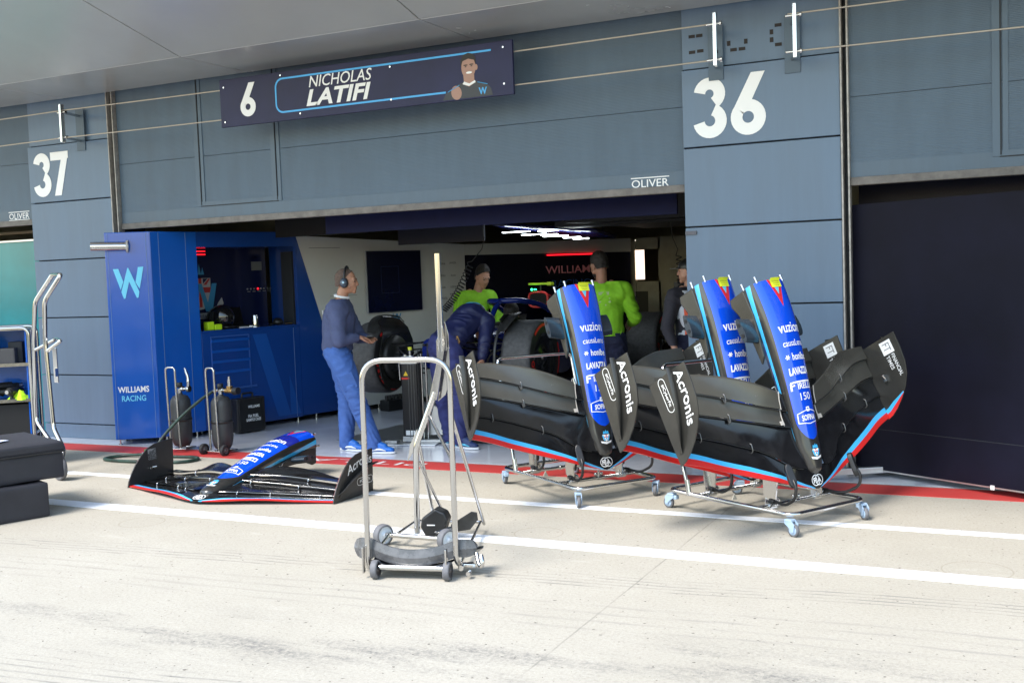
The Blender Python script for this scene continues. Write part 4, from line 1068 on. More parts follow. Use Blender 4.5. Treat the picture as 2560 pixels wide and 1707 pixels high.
# ================================================================== GAS CYLINDERS
CYL = mat('charcoal_cylinder', (.035, .037, .040), .5, noise_amt=.18, noise_scale=6, bump=.0005, bump_scale=80)
BRASS = mat('brass', (.42, .26, .10), .3, metal=.9, noise_amt=.2, noise_scale=60)
def cylinder(x, y, rz, label, regulator, wheels):
    t = empty('gas_cylinder', (x, y, 0), rz, label, 'gas cylinder', )
    r = .098
    MB().lathe([(0, .045), (.07, .05), (.088, .085), (r, .14), (r+.002, .27), (r-.001, .30), (r, .44), (.094, .49), (.07, .53), (.028, .545), (.024, .56)], n=36).build('cylinder_body', CYL, t)
    MB().cyl((0, 0, .555), (0, 0, .60), .019, 16).build('valve_neck', BRASS if False else CHROME, t)
    MB().lathe([(.024, .615), (.028, .625), (.028, .655), (.024, .66), (0, .66)], n=14).build('valve_knob', BLACKP, t)
    MB().lathe([(r+.001, .29), (r+.006, .292), (r+.006, .315), (r+.001, .317)], n=36, cap=False).build('strap', BLACKP, t)
    hf = MB().tube(rc([(-.045, -.115, .03), (-.075, -.10, .74), (-.075, -.10, .815), (.03, -.10, .815), (.03, -.10, .74), (.06, -.115, .03)], .045, 6), .0095, 12)
    hf.build('handle_frame', STEEL, t)
    bs = MB().tube([(-.11, -.12, .035), (.12, -.12, .035)], .009, 10).tube(rc([(-.05, -.11, .03), (-.06, .12, .02), (.07, .12, .02), (.06, -.11, .03)], .02, 4), .009, 8)
    bs.build('base_rail', STEEL, t)
    rg = MB().cyl((0, 0, .60), (.10, 0, .60), .013, 12).cyl((.03, 0, .60), (.045, 0, .60), .026, 6)
    rg.build('outlet', CHROME, t)
    if regulator:
        MB().cyl((.07, 0, .595), (.19, 0, .595), .022, 14).cyl((.12, 0, .59), (.12, 0, .64), .03, 14).build('regulator', BRASS, t)
        MB().cyl((.12, 0, .64), (.12, 0, .70), .018, 12).cyl((.12, 0, .70), (.12, 0, .73), .011, 10).build('adjuster', CHROME, t)
        MB().cyl((.19, -.015, .595), (.25, -.02, .60), .034, 20).build('gauge', BLACKP, t)
        MB().cyl((-.02, 0, .60), (-.09, 0, .585), .015, 12).build('hose_tail', CHROME, t)
    else:
        MB().cyl((.09, 0, .60), (.115, 0, .60), .032, 12).tube(rc([(.10, 0, .62), (.105, 0, .70), (.08, 0, .78), (.07, 0, .80)], .04, 5), [.016]*3+[.013]*5+[.010]*5+[.009]*(len(rc([(.10, 0, .62), (.105, 0, .70), (.08, 0, .78), (.07, 0, .80)], .04, 5))-13), 10).build('filler_nozzle', CHROME, t)
    if wheels:
        for s in (-.13, .14): wheel_parts(t, s, -.12, .052, .052, .035, mat('wheel_grey', (.12, .12, .12), .5), mat('black_tyre', (.02, .02, .022), .7), hubr=.55)
    return t
cylinder(-7.52, -.34, .12, 'charcoal gas cylinder with upright nozzle, left of the pair', False, False)
cylinder(-6.99, -.37, -.08, 'charcoal gas cylinder with brass regulator and two small wheels, right of the pair', True, True)
HOSE = mat('green_black_hose', (.012, .035, .025), .45, noise_amt=.9, noise_scale=14)
hp = [(-7.08, -.37, .585), (-7.22, -.40, .50), (-7.40, -.50, .33), (-7.52, -.62, .15), (-7.50, -.72, .04), (-7.32, -.72, .016), (-7.05, -.70, .016), (-6.93, -.80, .016), (-7.0, -.95, .016), (-7.30, -1.02, .016), (-7.65, -1.05, .016), (-7.86, -1.0, .016), (-7.83, -.84, .018), (-7.6, -.78, .03), (-7.45, -.82, .02)]
hs = []
for i in range(len(hp)-1):
    for k in range(8):
        t_ = k/8; p0, p1, p2, p3 = [V(hp[max(0, min(len(hp)-1, i+j))]) for j in (-1, 0, 1, 2)]
        hs.append(.5*((2*p1)+(-p0+p2)*t_+(2*p0-5*p1+4*p2-p3)*t_**2+(-p0+3*p1-3*p2+p3)*t_**3))
tag(MB().tube(hs, .015, 10).build('air_hose', HOSE), 'green and black air hose looping from the right gas cylinder across the ground', 'hose')
pu = empty('small_pump', (-7.30, -1.02, 0), .3, 'small green and chrome pump lying beside the hose', 'pump')
MB().box((0, 0, .05), (.05, .07, .06), bev=.008).cyl((-.05, 0, .045), (.05, 0, .045), .022, 14).build('pump_body', BLACKP, pu)
MB().cyl((.0, 0, .08), (.0, 0, .14), .012, 12).cyl((-.03, -.03, .02), (-.03, -.03, .11), .01, 10).cyl((.04, -.01, .03), (.04, -.01, .10), .008, 10).build('valve', CHROME, pu)
MB().box((.045, .02, .07), (.02, .05, .05), bev=.004).box((-.03, .03, .1), (.03, .01, .05)).build('green_handle', mat('pump_green', (.05, .32, .05), .5), pu)
# ================================================================== GARAGE FIT-OUT
BLUED = mat('deep_blue_panel', (.008, .052, .25), .20, noise_amt=.08, noise_scale=1.2, coat=.35)
LBL = mat('pale_blue_print', (.16, .62, .86), .45)
RZ = math.atan2(.9619, .2736)
def feet(t, pts):
    f = MB()
    for x, y in pts: f.cyl((x, y, .008), (x, y, .066), .008, 8).cyl((x, y, .006), (x, y, .014), .022, 12)
    f.build('levelling_foot', STEEL, t)
cc = empty('corner_cabinet', (-8.077, -.052, 0), RZ, 'blue corner cabinet with light blue W emblem and a steel pipe', 'cabinet')
Mi = Matrix.Translation((-8.077, -.052, 0)) @ Matrix.Rotation(RZ, 4, 'Z'); Mi_inv = Mi.inverted()
def loc_(p): return Mi_inv @ V(p)
c0 = loc_((-8.442, -.294, 0))
FP = [(0, 0), (.53, .0), (.53, .62), (c0.x+.3, c0.y+.45), (c0.x, c0.y)]
MB().prism(FP, 2.08, None, .062).build('cabinet_body', BLUEP, cc, bevel=.006)
feet(cc, [(.1, .05), (.45, .05), (c0.x+.06, c0.y+.02), (.05, .1)])
sm = MB()
sm.box((.095, -.0015, 1.1), (.004, .003, 2.06)).box((.40, -.0015, 1.1), (.004, .003, 2.06)); sm.build('panel_seam', mat('seam_light', (.12, .22, .42), .4), cc)
Mf = Matrix.Translation(V((-8.442, -.294, 0))+V((.552, -.834, 0))*.0022)
Mfl = Mi_inv @ (Mf @ frame((.834, .552, 0), (0, 0, 1)))
W = MB()
def wz(pts): return [(.068+(a-190)/4.523*.00386, 1.778-(b-520)/4.523*.00412) for a, b in pts]
W.prism(wz([(190, 520), (252, 520), (300, 662), (266, 752)]), .002, Mfl).prism(wz([(475, 506), (537, 503), (482, 745), (438, 672)]), .002, Mfl)
W.prism(wz([(272, 775), (355, 512), (366, 512), (366, 662), (315, 845), (297, 850)]), .002, Mfl).prism(wz([(366, 512), (475, 775), (463, 840), (445, 845), (366, 662)]), .002, Mfl)
W.build('team_emblem', LBL, cc)
tx = MB(); put_text(tx, 'WILLIAMS', .075, Mi_inv @ (Mf @ frame((.834, .552, 0), (0, 0, 1), (.200*.834, .200*.552, .565))), bold=.022, fit=(.305, .062)); tx.build('white_lettering', WLET, cc, recalc=False)
tx = MB(); put_text(tx, 'RACING', .072, Mi_inv @ (Mf @ frame((.834, .552, 0), (0, 0, 1), (.200*.834, .200*.552, .475))), bold=.014, fit=(.235, .058)); tx.build('blue_lettering', LBL, cc, recalc=False)
s2 = MB()
for u in (.028, .40): s2.box((u, -.0005, 1.1), (.0035, .002, 2.06), M=Mfl @ Matrix.Rotation(-math.pi/2, 4, 'X') if False else Matrix.Identity(4)) if False else s2.prism([(u-.002, .07), (u+.002, .07), (u+.002, 2.13), (u-.002, 2.13)], .001, Mfl)
s2.build('front_seam', mat('seam_light', (.12, .22, .42), .4), cc)
pb = V((-8.442+.834*.235, -.294+.552*.235, 2.0)); pd = V((-.80, -.60, .02)).normalized()
pipe = MB(); P0 = [loc_(pb+pd*k) for k in (0, .36)]
pipe.tube([P0[0], P0[1]], .047, 28, cap=False).tube([P0[1], P0[0]], .043, 28, cap=False)
rim = []; pipe.build('exhaust_pipe', CHROME, cc)
MB().tube([loc_(pb+pd*.004), loc_(pb+pd*.022)], .062, 28).build('pipe_flange', mat('pale_flange', (.5, .47, .43), .4), cc)
MB().tube([loc_(pb+pd*.05), loc_(pb+pd*.055)], .0425, 20).build('pipe_baffle', BLACK, cc)
# workbench with recess
wb = empty('workbench', (-8.077, -.052, 0), RZ, 'blue workbench with drawers under a dark instrument recess', 'workbench')
MB().box((1.16, .31, .575), (1.255, .62, 1.03)).build('bench_base', BLUED, wb, bevel=.004)
MB().box((1.16, .29, 1.098), (1.256, .60, .016)).build('worktop', BLUED, wb)
MB().box((1.16, .6, 1.55), (1.26, .03, .89)).build('recess_back', mat('instrument_glass', (.006, .010, .045), .2, coat=.3), wb)
MB().box((1.16, .31, 2.06), (1.256, .62, .16)).box((1.875, .31, 1.55), (.02, .6, .88)).build('hood', BLUED, wb)
dw = MB()
for k, z in enumerate((.99, .88, .77, .655)): dw.box((.875, -.006, z), (.47, .012, .028)).box((.875, -.012, z+.013), (.47, .022, .006))
dw.build('drawer_handle', BLUEP, wb, bevel=.002)
fr_ = MB()
for x in (.64, 1.11): fr_.box((x, -.003, .75), (.012, .006, .58))
fr_.box((.875, -.003, 1.035), (.48, .006, .012)).box((.93, -.006, .475), (.5, .014, .02)); fr_.build('drawer_frame', mat('seam_blue', (.03, .10, .36), .3), wb)
# tonal W on the door
tn = MB(); Mz = frame((1, 0, 0), (0, 0, 1), (0, -.0012, 0))
tn.prism([(1.16, 1.03), (1.34, 1.03), (1.62, .10), (1.45, .10)], .0008, Mz).prism([(1.62, .55), (1.76, .10), (1.62, .10)], .0008, Mz); tn.build('tonal_emblem', mat('tone_light', (.012, .085, .36), .2, coat=.35), wb)
MB().box((1.705, -.0015, .57), (.004, .003, 1.0)).build('door_seam', mat('seam_light', (.12, .22, .42), .4), wb)
feet(wb, [(.62, .05), (.9, .05), (1.3, .05), (1.75, .05)])
MB().cyl((.60, .2, .01), (.60, .2, .07), .01, 8).cyl((1.15, .06, .008), (1.16, .06, .068), .012, 8).build('white_foot', WHITE, wb)
# emblem on the recess back
em = MB(); Me = frame((1, 0, 0), (0, 0, 1), (0, .583, 0)); X0 = .93
em.prism([(X0-.20, 1.36), (X0-.18, 1.66), (X0+.115, 1.66), (X0+.11, 1.42), (X0+.02, 1.32), (X0-.1, 1.30)], .002, Me); em.build('shield_white', mat('dim_white', (.35, .35, .36), .5), wb)
em = MB(); em.prism([(X0-.035, 1.66), (X0+.0, 1.66), (X0+.0, 1.34), (X0-.035, 1.34)], .002, Me, .0015).prism([(X0-.19, 1.56), (X0+.113, 1.56), (X0+.112, 1.50), (X0-.19, 1.50)], .002, Me, .0016).prism([(X0+.02, 1.585), (X0+.06, 1.585), (X0+.11, 1.65), (X0+.09, 1.655)], .002, Me, .0017); em.build('shield_red', mat('dim_red', (.35, .02, .02), .5), wb)
em = MB(); em.prism([(X0+.02, 1.60), (X0+.08, 1.655), (X0+.02, 1.655)], .002, Me, .0015); em.build('shield_navy', NAVY, wb)
em = MB(); em.prism([(X0-.20, 1.36), (X0-.06, 1.36), (X0-.01, 1.60), (X0-.05, 1.60)], .002, Me, .003).prism([(X0-.05, 1.60), (X0-.0, 1.60), (X0+.10, 1.29), (X0+.04, 1.29)], .002, Me, .0035).prism([(X0+.10, 1.29), (X0+.13, 1.33), (X0+.19, 1.60), (X0+.13, 1.60), (X0+.06, 1.36)], .002, Me, .0031)
for k in range(4): em.prism([(X0-.12+.04*k, 1.70), (X0-.10+.04*k, 1.78 if k != 2 else 1.82), (X0-.08+.04*k, 1.70)], .002, Me)
em.build('shield_blue', mat('dim_light_blue', (.03, .22, .42), .5), wb)
em = MB(); em.prism([(X0-.2, 1.21), (X0+.15, 1.21), (X0+.13, 1.28), (X0-.2, 1.27)], .002, Me).prism([(X0+.14, 1.27), (X0+.21, 1.30), (X0+.27, 1.37), (X0+.25, 1.44), (X0+.2, 1.38)], .002, Me); em.build('banner', mat('dim_white', (.35, .35, .36), .5), wb)
em = MB(); put_text(em, 'GREAT BRITAIN', .05, frame((1, 0, 0), (0, 0, 1), (X0-.06, .579, 1.24)), xs=.8); em.build('banner_lettering', NAVY, wb, recalc=False)
RL = emis('red_lamp', (1, .01, .02), .75)
MB().box((.93, .57, 1.955), (.12, .008, .012)).box((.93, .57, 1.92), (.12, .008, .012)).build('red_lamp', RL, wb)
MB().box((1.66, .578, 1.78), (.14, .006, .10)).build('paper_note', mat('dim_note', (.12, .13, .13), .6), wb)
sw = MB()
for k in range(9): sw.cyl((1.52+.045*k, .578, 1.52), (1.52+.045*k, .570, 1.52), .009, 8)
for k in range(5): sw.box((1.54+.07*k, .577, 1.49), (.04, .004, .006))
sw.build('switch_row', mat('dim_switch', (.25, .25, .27), .5), wb)
MB().cyl((1.66, .576, 1.52), (1.66, .568, 1.52), .012, 10).build('red_switch', RL, wb)
# things on the bench
def onb(x, y, z=1.106): return Mi @ V((x, y, z))
hl = empty('open_face_helmet', onb(.92, .20), RZ+2.2, 'glossy black pit crew helmet on the workbench', 'helmet')
hrows = []
for i in range(25):
    ph = math.pi*i/24*.80
    row = [((.135+.03*(math.cos(a) > 0)*math.cos(a)**2*math.sin(ph))*math.sin(ph)*math.cos(a), .115*math.sin(ph)*math.sin(a), .125+.135*math.cos(ph)) for a in [2*math.pi*k/32 for k in range(33)]]
    hrows.append(row)
MB().grid(hrows).build('shell', mat('helmet_gloss', (.008, .008, .009), .08, coat=.8), hl)
vr = []
for i in range(9):
    ph = R(62+42*i/8); vr.append([((.141+.03*(math.cos(a) > 0)*math.cos(a)**2*math.sin(ph))*math.sin(ph)*math.cos(a), .121*math.sin(ph)*math.sin(a), .125+.135*math.cos(ph)) for a in [R(-70+140*k/16) for k in range(17)]])
MB().grid(vr).build('visor', mat('visor_smoke', (.05, .055, .06), .04, metal=.6), hl)
MB().tube(rc([(.14, .05, .02), (.19, 0, .03), (.14, -.05, .02), (-.1, -.10, .02), (-.13, 0, .015), (-.1, .10, .02)], .05, 5, closed=True), .014, 8, closed=True).build('neck_roll', BLACKP, hl)
bx = MB().box((0, 0, .045), (.08, .08, .09), bev=.01).box((.09, -.01, .03), (.09, .07, .06), bev=.01).build('yellow_clip', mat('neon_plastic', (.55, .85, .02), .4)); bx.location = onb(.69, .10); bx.rotation_euler.z = RZ
tag(bx, 'neon yellow clip block at the left end of the workbench', 'clip')
cn = empty('steel_canister', onb(1.30, .14), RZ, 'slim steel canister standing on the workbench', 'canister')
MB().lathe([(.035, 0), (.035, .125), (.033, .13), (0, .13)], n=24).build('tube', STEEL, cn); MB().lathe([(.055, 0), (.055, .012), (.036, .02)], n=24).build('base_ring', STEEL, cn)
lp = empty('laptop', onb(1.18, .32), RZ, 'dark open laptop behind the helmet on the workbench', 'laptop')
MB().box((0, 0, .01), (.3, .2, .02), bev=.004).build('keyboard_base', BLACKP, lp); MB().prism([(-.15, 0), (.15, 0), (.15, .21), (-.15, .21)], .01, frame((1, 0, 0), (0, .3, 1), (0, .09, .015))).build('screen', mat('off_screen', (.008, .008, .01), .15), lp)
jb = empty('black_tool', onb(1.61, .15), RZ, 'small black tool with round body at the right end of the workbench', 'tool')
MB().lathe([(0, 0), (.055, .01), (.06, .04), (.045, .065), (.02, .08), (0, .082)], n=20).tube([(-.05, 0, .02), (-.12, -.02, .01)], .01, 8).build('round_body', BLACKP, jb)
MB().cyl((.07, -.03, .012), (.16, -.05, .012), .007, 8).build('brass_tip', BRASS, jb)
wr = MB().tube([(0, 0, .008), (.13, -.0, .008)], .007, 8).lathe([(0, -.01), (.022, -.006), (.022, .008), (0, .012)], Matrix.Translation((.15, 0, .012)), 16).build('spoon_tool', WHITE); wr.location = onb(1.02, .03); wr.rotation_euler.z = RZ
tag(wr, 'white spoon shaped tool in front of the helmet on the workbench', 'tool')
# blue / white side wall
sw_ = empty('garage_side_wall', (-8.077, -.052, 0), RZ, 'left garage wall panel, blue then pale grey behind a slanted edge', 'wall')
PALE = mat('pale_grey_wall', (.62, .62, .58), .5, noise_amt=.05, noise_scale=1)
def wallz(s): return interp(s, [1.8, 4.5], [2.09, 1.985])
Ms = frame((1, 0, 0), (0, 0, 1), (0, .03, 0))
MB().prism([(1.79, .07), (2.46, .07), (1.79, 2.12)], .03, Ms).box((1.84, .05, 1.1), (.09, .02, 2.04)).build('blue_section', BLUED, sw_)
MB().prism([(2.463, .07), (4.5, .075), (4.5, 1.985), (1.795, 2.10)], .028, Ms).build('pale_section', PALE, sw_)
MB().box((3.15, .2, 1.0), (2.7, .2, 1.85)).build('wall_core', DARKG, sw_)
hl_ = MB().box((2.2, -.0, 1.96), (.45, .002, .004)).box((3.0, .001, 1.36) if False else (2.45, .001, 1.40), (.4, .002, .003)).build('panel_joint', DARKG, sw_)
feet(sw_, [(2.0, .04), (2.5, .04), (2.95, .04), (3.5, .04)])
# wall screen
ws = empty('wall_screen', Mi @ V((3.23, -.012, 1.545)), RZ, 'large dark navy wall screen on the pale wall', 'screen')
MB().box((0, -.012, 0), (.90, .024, .745), bev=.003).build('bezel', mat('bezel_grey', (.28, .29, .30), .4), ws)
MB().box((0, -.026, 0), (.876, .004, .735)).build('display', mat('screen_navy', (.004, .007, .030), .22, noise_amt=.4, noise_scale=1.5), ws)
mr = MB(); 
for a, b, c, d in ((-.22, .18, .06, .18), (-.22, -.14, .06, -.14), (-.22, .18, -.22, -.14), (.06, .18, .06, -.14)): mr.box(((a+c)/2, -.0285, (b+d)/2), (abs(c-a)+.004, .001, abs(d-b)+.004))
mr.build('display_outline', mat('screen_line', (.02, .03, .07), .3), ws)
lg = MB(); LGM = mat('wall_print', (.10, .105, .10), .6)
for x, z, s in ((4.276, 1.75, 'LAVAZZA'), (4.274, 1.59, 'Acronis'), (4.266, 1.44, 'VUZION'), (4.261, 1.347, 'WILLIAMS'), (4.09, 1.74, 'SOFINA'), (4.09, 1.59, 'PIRELLI'), (4.09, 1.44, 'honibe'), (4.09, 1.30, 'DURACELL')):
    put_text(lg, s, .035, frame((1, 0, 0), (0, 0, 1), (x, -.0005, z)), bold=.015, xs=.8)
lg.build('sponsor_print', LGM, sw_, recalc=False)
tw = MB(); put_text(tw, 'W', .13, frame((1, 0, 0), (0, 0, 1), (3.27, -.001, 1.10)), bold=.03); tw.build('blue_w', mat('dim_light_blue', (.03, .22, .42), .5), sw_, recalc=False)
# back wall
e0 = V((-6.8458, 4.27655, 0)); bd_ = V((.57958, .81491, 0)); RB = math.atan2(.81491, .57958)
bw = empty('garage_back_wall', e0, RB, 'angled dark back wall with dim team lettering under a pale band', 'wall')
MB().box((1.32, .05, .93), (2.62, .06, 1.83)).build('dark_panel', mat('back_navy', (.004, .005, .016), .25, noise_amt=.3), bw)
MB().prism([(-.05, 1.848), (2.64, 1.83), (2.64, 2.02), (-.05, 1.985)], .05, frame((1, 0, 0), (0, 0, 1), (0, .06, 0))).build('pale_band', mat('pale_band', (.42, .42, .38), .6), bw)
tx = MB(); put_text(tx, 'WILLIAMS', .165, frame((1, 0, 0), (0, 0, 1), (1.63, .017, 1.612)), bold=.006, fit=(.80, .105)); tx.build('pink_lettering', mat('dim_pink_print', (.75, .30, .34), .5), bw, recalc=False)
tx = MB(); put_text(tx, 'RACING', .165, frame((1, 0, 0), (0, 0, 1), (1.63, .017, 1.42)), bold=.0, fit=(.62, .105)); tx.build('blue_lettering', mat('dim_blue_print', (.02, .09, .30), .5), bw, recalc=False)
MB().box((1.68, .0, 1.815), (.86, .02, .018)).build('red_light_strip', RL, bw)
# far wall to the right with a lit window
fw = empty('garage_far_wall', (-3.9, 6.5, 0), 0, 'pale far wall with a bright narrow window', 'wall')
MB().box((-1.49, .05, 1.0), (.20, .06, 2.0)).box((.1, .05, 1.0), (2.3, .06, 2.05)).box((-1.20, .05, .70), (.36, .06, 1.40)).box((-1.20, .05, 1.94), (.36, .06, .16)).build('wall_panel', mat('tan_far_wall', (.34, .32, .22), .7, noise_amt=.1), fw)  # the far wall's own tan colour
MB().box((-1.33, .03, 1.64), (.135, .02, .42)).build('lit_window', emis('daylit_pane', (1, .80, .66), .62), fw)
MB().box((-1.33, .035, 1.99), (.12, .02, .012)).build('strip_lamp', emis('warm_strip', (1, .9, .8), .8), fw)
# fascias, drapes and rig overhead
tag(MB().box((-4.6, .62, 2.32), (3.6, .03, .55)).build('navy_fascia', NAVY), 'long navy fascia board inside the garage opening', 'fascia')
tag(MB().box((-6.95, 1.3, 2.28), (1.2, .04, .42)).build('header_drape', BLACK), 'black drape between the navy header and the cream wall', 'drape')
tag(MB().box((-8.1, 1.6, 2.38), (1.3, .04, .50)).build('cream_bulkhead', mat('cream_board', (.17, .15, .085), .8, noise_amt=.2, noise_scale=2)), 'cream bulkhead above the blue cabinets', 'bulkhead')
tag(MB().box((-6.35, 2.8, 2.14), (1.15, .03, .34)).build('rear_fascia', mat('fascia_black', (.006, .008, .025), .5)), 'dark fascia hanging deeper inside the garage', 'fascia')
rg = empty('light_rig', (-5.1, 3.0, 2.0), 0, 'dark overhead rig with bright strip lamps above the car', 'light rig')
rt = Matrix.Rotation(R(-6), 4, 'X') @ Matrix.Rotation(R(6), 4, 'Y')
MB().box((0, .22, .088), (1.30, .62, .04), bev=.015, M=rt).build('rig_body', mat('rig_navy', (.008, .010, .07), .25), rg)
LT = emis('strip_lamp', (.85, .95, 1), 9)
for i, (x, y, z, l_) in enumerate(((-.37, .0, .060, .33), (.03, .0, .055, .24), (-.20, .12, .025, .30), (.12, .0, -.008, .29), (.0, .10, .015, .2), (.43, .0, -.052, .17), (.28, .1, -.030, .2))):
    MB().box((x, y, z), (l_, .045, .008), rz=.03).build('strip_lamp', LT, rg)
for x in (-.5, .5): MB().cyl((x, .5, .02), (x, .5, .8), .008, 6).build('hanger', BLACKP, rg)
tag(MB().box((-3.4, 3.2, 2.33), (2.0, 2.6, .5)).box((-3.9, 2.6, 2.09), (1.6, .5, .06)).build('ceiling_duct', mat('duct_black', (.01, .01, .012), .6)), 'black ducting under the garage ceiling at the right', 'duct')
# coiled air lines
def coil(p, q, n, r, label, name='coiled_air_line', head=None):
    a, b = V(p), V(q); d = (b-a).normalized(); u = d.orthogonal().normalized(); v_ = d.cross(u); pts = [V(x) for x in (head or [])]
    N = n*12
    for i in range(N+1):
        t_ = i/N; an = 2*math.pi*n*t_; pts.append(a.lerp(b, t_)+r*(math.cos(an)*u+math.sin(an)*v_)+V((0, 0, -.06*math.sin(math.pi*t_))))
    tag(MB().tube(pts, .0055, 6).build(name, mat('line_black', (.006, .006, .006), .5)), label, 'air line')
coil((-5.33, 1.6, 1.70), (-5.50, 1.30, 1.24), 18, .034, 'black coiled air line hanging in front of the neon shirted mechanic', head=[(-5.17, 1.6, 2.06), (-5.16, 1.6, 1.95), (-5.19, 1.6, 1.85), (-5.27, 1.6, 1.77), (-5.31, 1.6, 1.73)])
coil((-5.33, 1.05, 1.02), (-5.55, .85, .84), 10, .028, 'black coiled air line beside the raised front tyre')
coil((-3.42, 2.6, 1.72), (-3.40, 2.6, 1.20), 16, .03, 'black coiled air line hanging at the right of the garage', head=[(-3.50, 2.6, 2.05), (-3.48, 2.6, 1.9), (-3.43, 2.6, 1.78)])
coil((-5.50, .82, .86), (-5.62, .80, .62), 6, .03, 'black coiled air line draped over the lifting jack')
# fuel sample case
fc = empty('fuel_sample_case', Mi @ V((.93, -.18, 0)), RZ+.05, 'black hard case with white lettering standing against the workbench', 'case')
MB().box((0, 0, .20), (.36, .13, .36), bev=.018).build('case_shell', BLACKP, fc)
MB().tube(rc([(-.07, 0, .375), (-.07, 0, .425), (.07, 0, .425), (.07, 0, .375)], .03, 5), .011, 10).build('handle', BLACKP, fc)
rb = MB()
for x in (-.155, .155): MB().box((x, -.068, .2), (.014, .012, .33), bev=.003).build('rib', BLACKP, fc)
rb.box((.19, 0, .2), (.012, .04, .3), bev=.003).build('hinge', BLACKP, fc)
cs = MB(); put_text(cs, 'WILLIAMS', .040, frame((1, 0, 0), (0, 0, 1), (.03, -.0665, .285)), bold=.03, xs=.85)
put_text(cs, 'FIA FUEL', .042, frame((1, 0, 0), (0, 0, 1), (.02, -.0665, .185)), bold=.03, xs=.85); put_text(cs, 'SAMPLE CASE', .042, frame((1, 0, 0), (0, 0, 1), (.02, -.0665, .145)), bold=.03, xs=.75)
cs.build('case_lettering', WLET, fc, recalc=False)
# power box on the floor by the white wall
pw = empty('valve_box', Mi @ V((3.02, -.22, 0)), RZ, 'black valve manifold box on the floor below the wall screen', 'valve box')
MB().box((0, 0, .07), (.42, .16, .13), bev=.012).build('box_body', BLACKP, pw)
vb = MB()
for k in range(7): vb.cyl((-.17+.055*k, 0, .13), (-.17+.055*k, 0, .19), .02, 12)
vb.build('valve', BLACKP, pw)
MB().box((.1, -.082, .07), (.10, .004, .05)).build('yellow_label', mat('label_yellow', (.5, .4, .05), .6), pw)
# lifting jack
jk = empty('lifting_jack', (-5.46, .56, 0), .22, 'black ribbed lifting jack column with steel base in front of the car', 'jack')
MB().box((0, 0, .42), (.155, .13, .70), bev=.008).build('column', mat('anodised_black', (.018, .018, .02), .35, metal=.3), jk)
rr_ = MB()
for x in (-.005, .022, .048): rr_.box((x, -.067, .42), (.006, .008, .70))
for y in (-.03, .0, .03): rr_.box((.079, y, .42), (.006, .008, .70))
rr_.build('column_rib', mat('rib_grey', (.10, .10, .10), .35, metal=.5), jk)
MB().box((0, 0, .79), (.17, .14, .035), bev=.004).box((0, 0, .055), (.17, .14, .05), bev=.004).build('end_cap', ALU, jk)
MB().box((.02, -.02, .012), (.5, .30, .016), bev=.006).box((-.2, -.05, .03), (.12, .08, .02), bev=.003).box((.2, -.03, .035), (.22, .06, .02)).build('base_plate', ALU, jk)
MB().prism([(-.02, .66), (.03, .66), (.005, .705)], .001, frame((1, 0, 0), (0, 0, 1), (-.035, -.0655, 0))).build('warning_triangle', mat('warn_yellow', (.75, .5, .02), .5), jk)
MB().box((-.035, -.066, .635), (.075, .002, .018)).build('red_label', REDP, jk)
MB().box((-.0, -.0665, .115), (.10, .002, .045)).build('white_label', WLET, jk)
MB().cyl((.10, .02, .05), (.10, .02, .86), .010, 10).cyl((.145, .02, .05), (.145, .02, .80), .010, 10).cyl((-.09, -.06, .62), (-.095, -.06, .80), .008, 8).build('guide_rod', CHROME, jk)
MB().cyl((-.05, 0, .81), (-.05, 0, .86), .02, 12).cyl((.0, 0, .81), (.0, 0, .90), .016, 12).box((-.02, -.03, .83), (.12, .05, .03), bev=.004).build('top_fitting', STEEL, jk)
MB().cyl((0, 0, .90), (0, 0, .93), .02, 12).build('yellow_cap', mat('cap_yellow', (.7, .75, .05), .5), jk)
MB().prism([(.12, .08), (.55, .08), (.45, .26), (.2, .36)], .01, frame((1, 0, 0), (0, 0, 1), (0, .06, 0))).prism([(.30, .26), (.33, .26), (.20, .66), (.17, .66)], .012, frame((1, 0, 0), (0, 0, 1), (0, .10, 0))).build('foot_bracket', ALU, jk)
st_ = empty('axle_stand', (-4.95, .95, 0), 0, 'black axle stand with thin steel legs behind the bent over mechanic', 'stand')
MB().box((0, 0, .55), (.22, .12, .34), bev=.01).build('stand_head', BLACKP, st_); MB().cyl((-.1, 0, 0), (-.08, 0, .5), .01, 8).cyl((.1, 0, 0), (.08, 0, .5), .01, 8).cyl((0, .1, 0), (0, 0, .5), .01, 8).build('stand_leg', ALU, st_)
ts = empty('wheel_tripod', (-3.62, 2.3, 0), 0, 'thin steel tripod stand near the right garage pillar', 'tripod')
MB().cyl((-.1, 0, 0), (-.01, 0, .62), .009, 8).cyl((.12, 0, 0), (.02, 0, .62), .009, 8).cyl((0, .15, 0), (.0, 0, .62), .009, 8).build('tripod_leg', STEEL, ts); MB().cyl((-.06, 0, .63), (.07, 0, .63), .03, 14).cyl((.07, 0, .63), (.11, 0, .63), .045, 14).build('hub', STEEL, ts)
dk = empty('equipment_rack', (-3.15, 3.3, 0), 0, 'dark cluttered equipment rack at the right of the garage', 'rack')
MB().box((0, 0, .75), (.9, .5, 1.4), bev=.02).box((-.05, -.1, 1.5), (.55, .3, .12), bev=.01).build('rack_body', BLACKP, dk)
r2 = MB(); rnd = random.Random(5)
for k in range(26): r2.box((rnd.uniform(-.42, .42), -.27-rnd.uniform(0, .05), rnd.uniform(.2, 1.45)), (rnd.uniform(.03, .16), .05, rnd.uniform(.02, .12)), rz=rnd.uniform(-.4, .4))
r2.build('stored_parts', mat('dark_parts', (.03, .03, .034), .35, metal=.4, noise_amt=.3), dk)
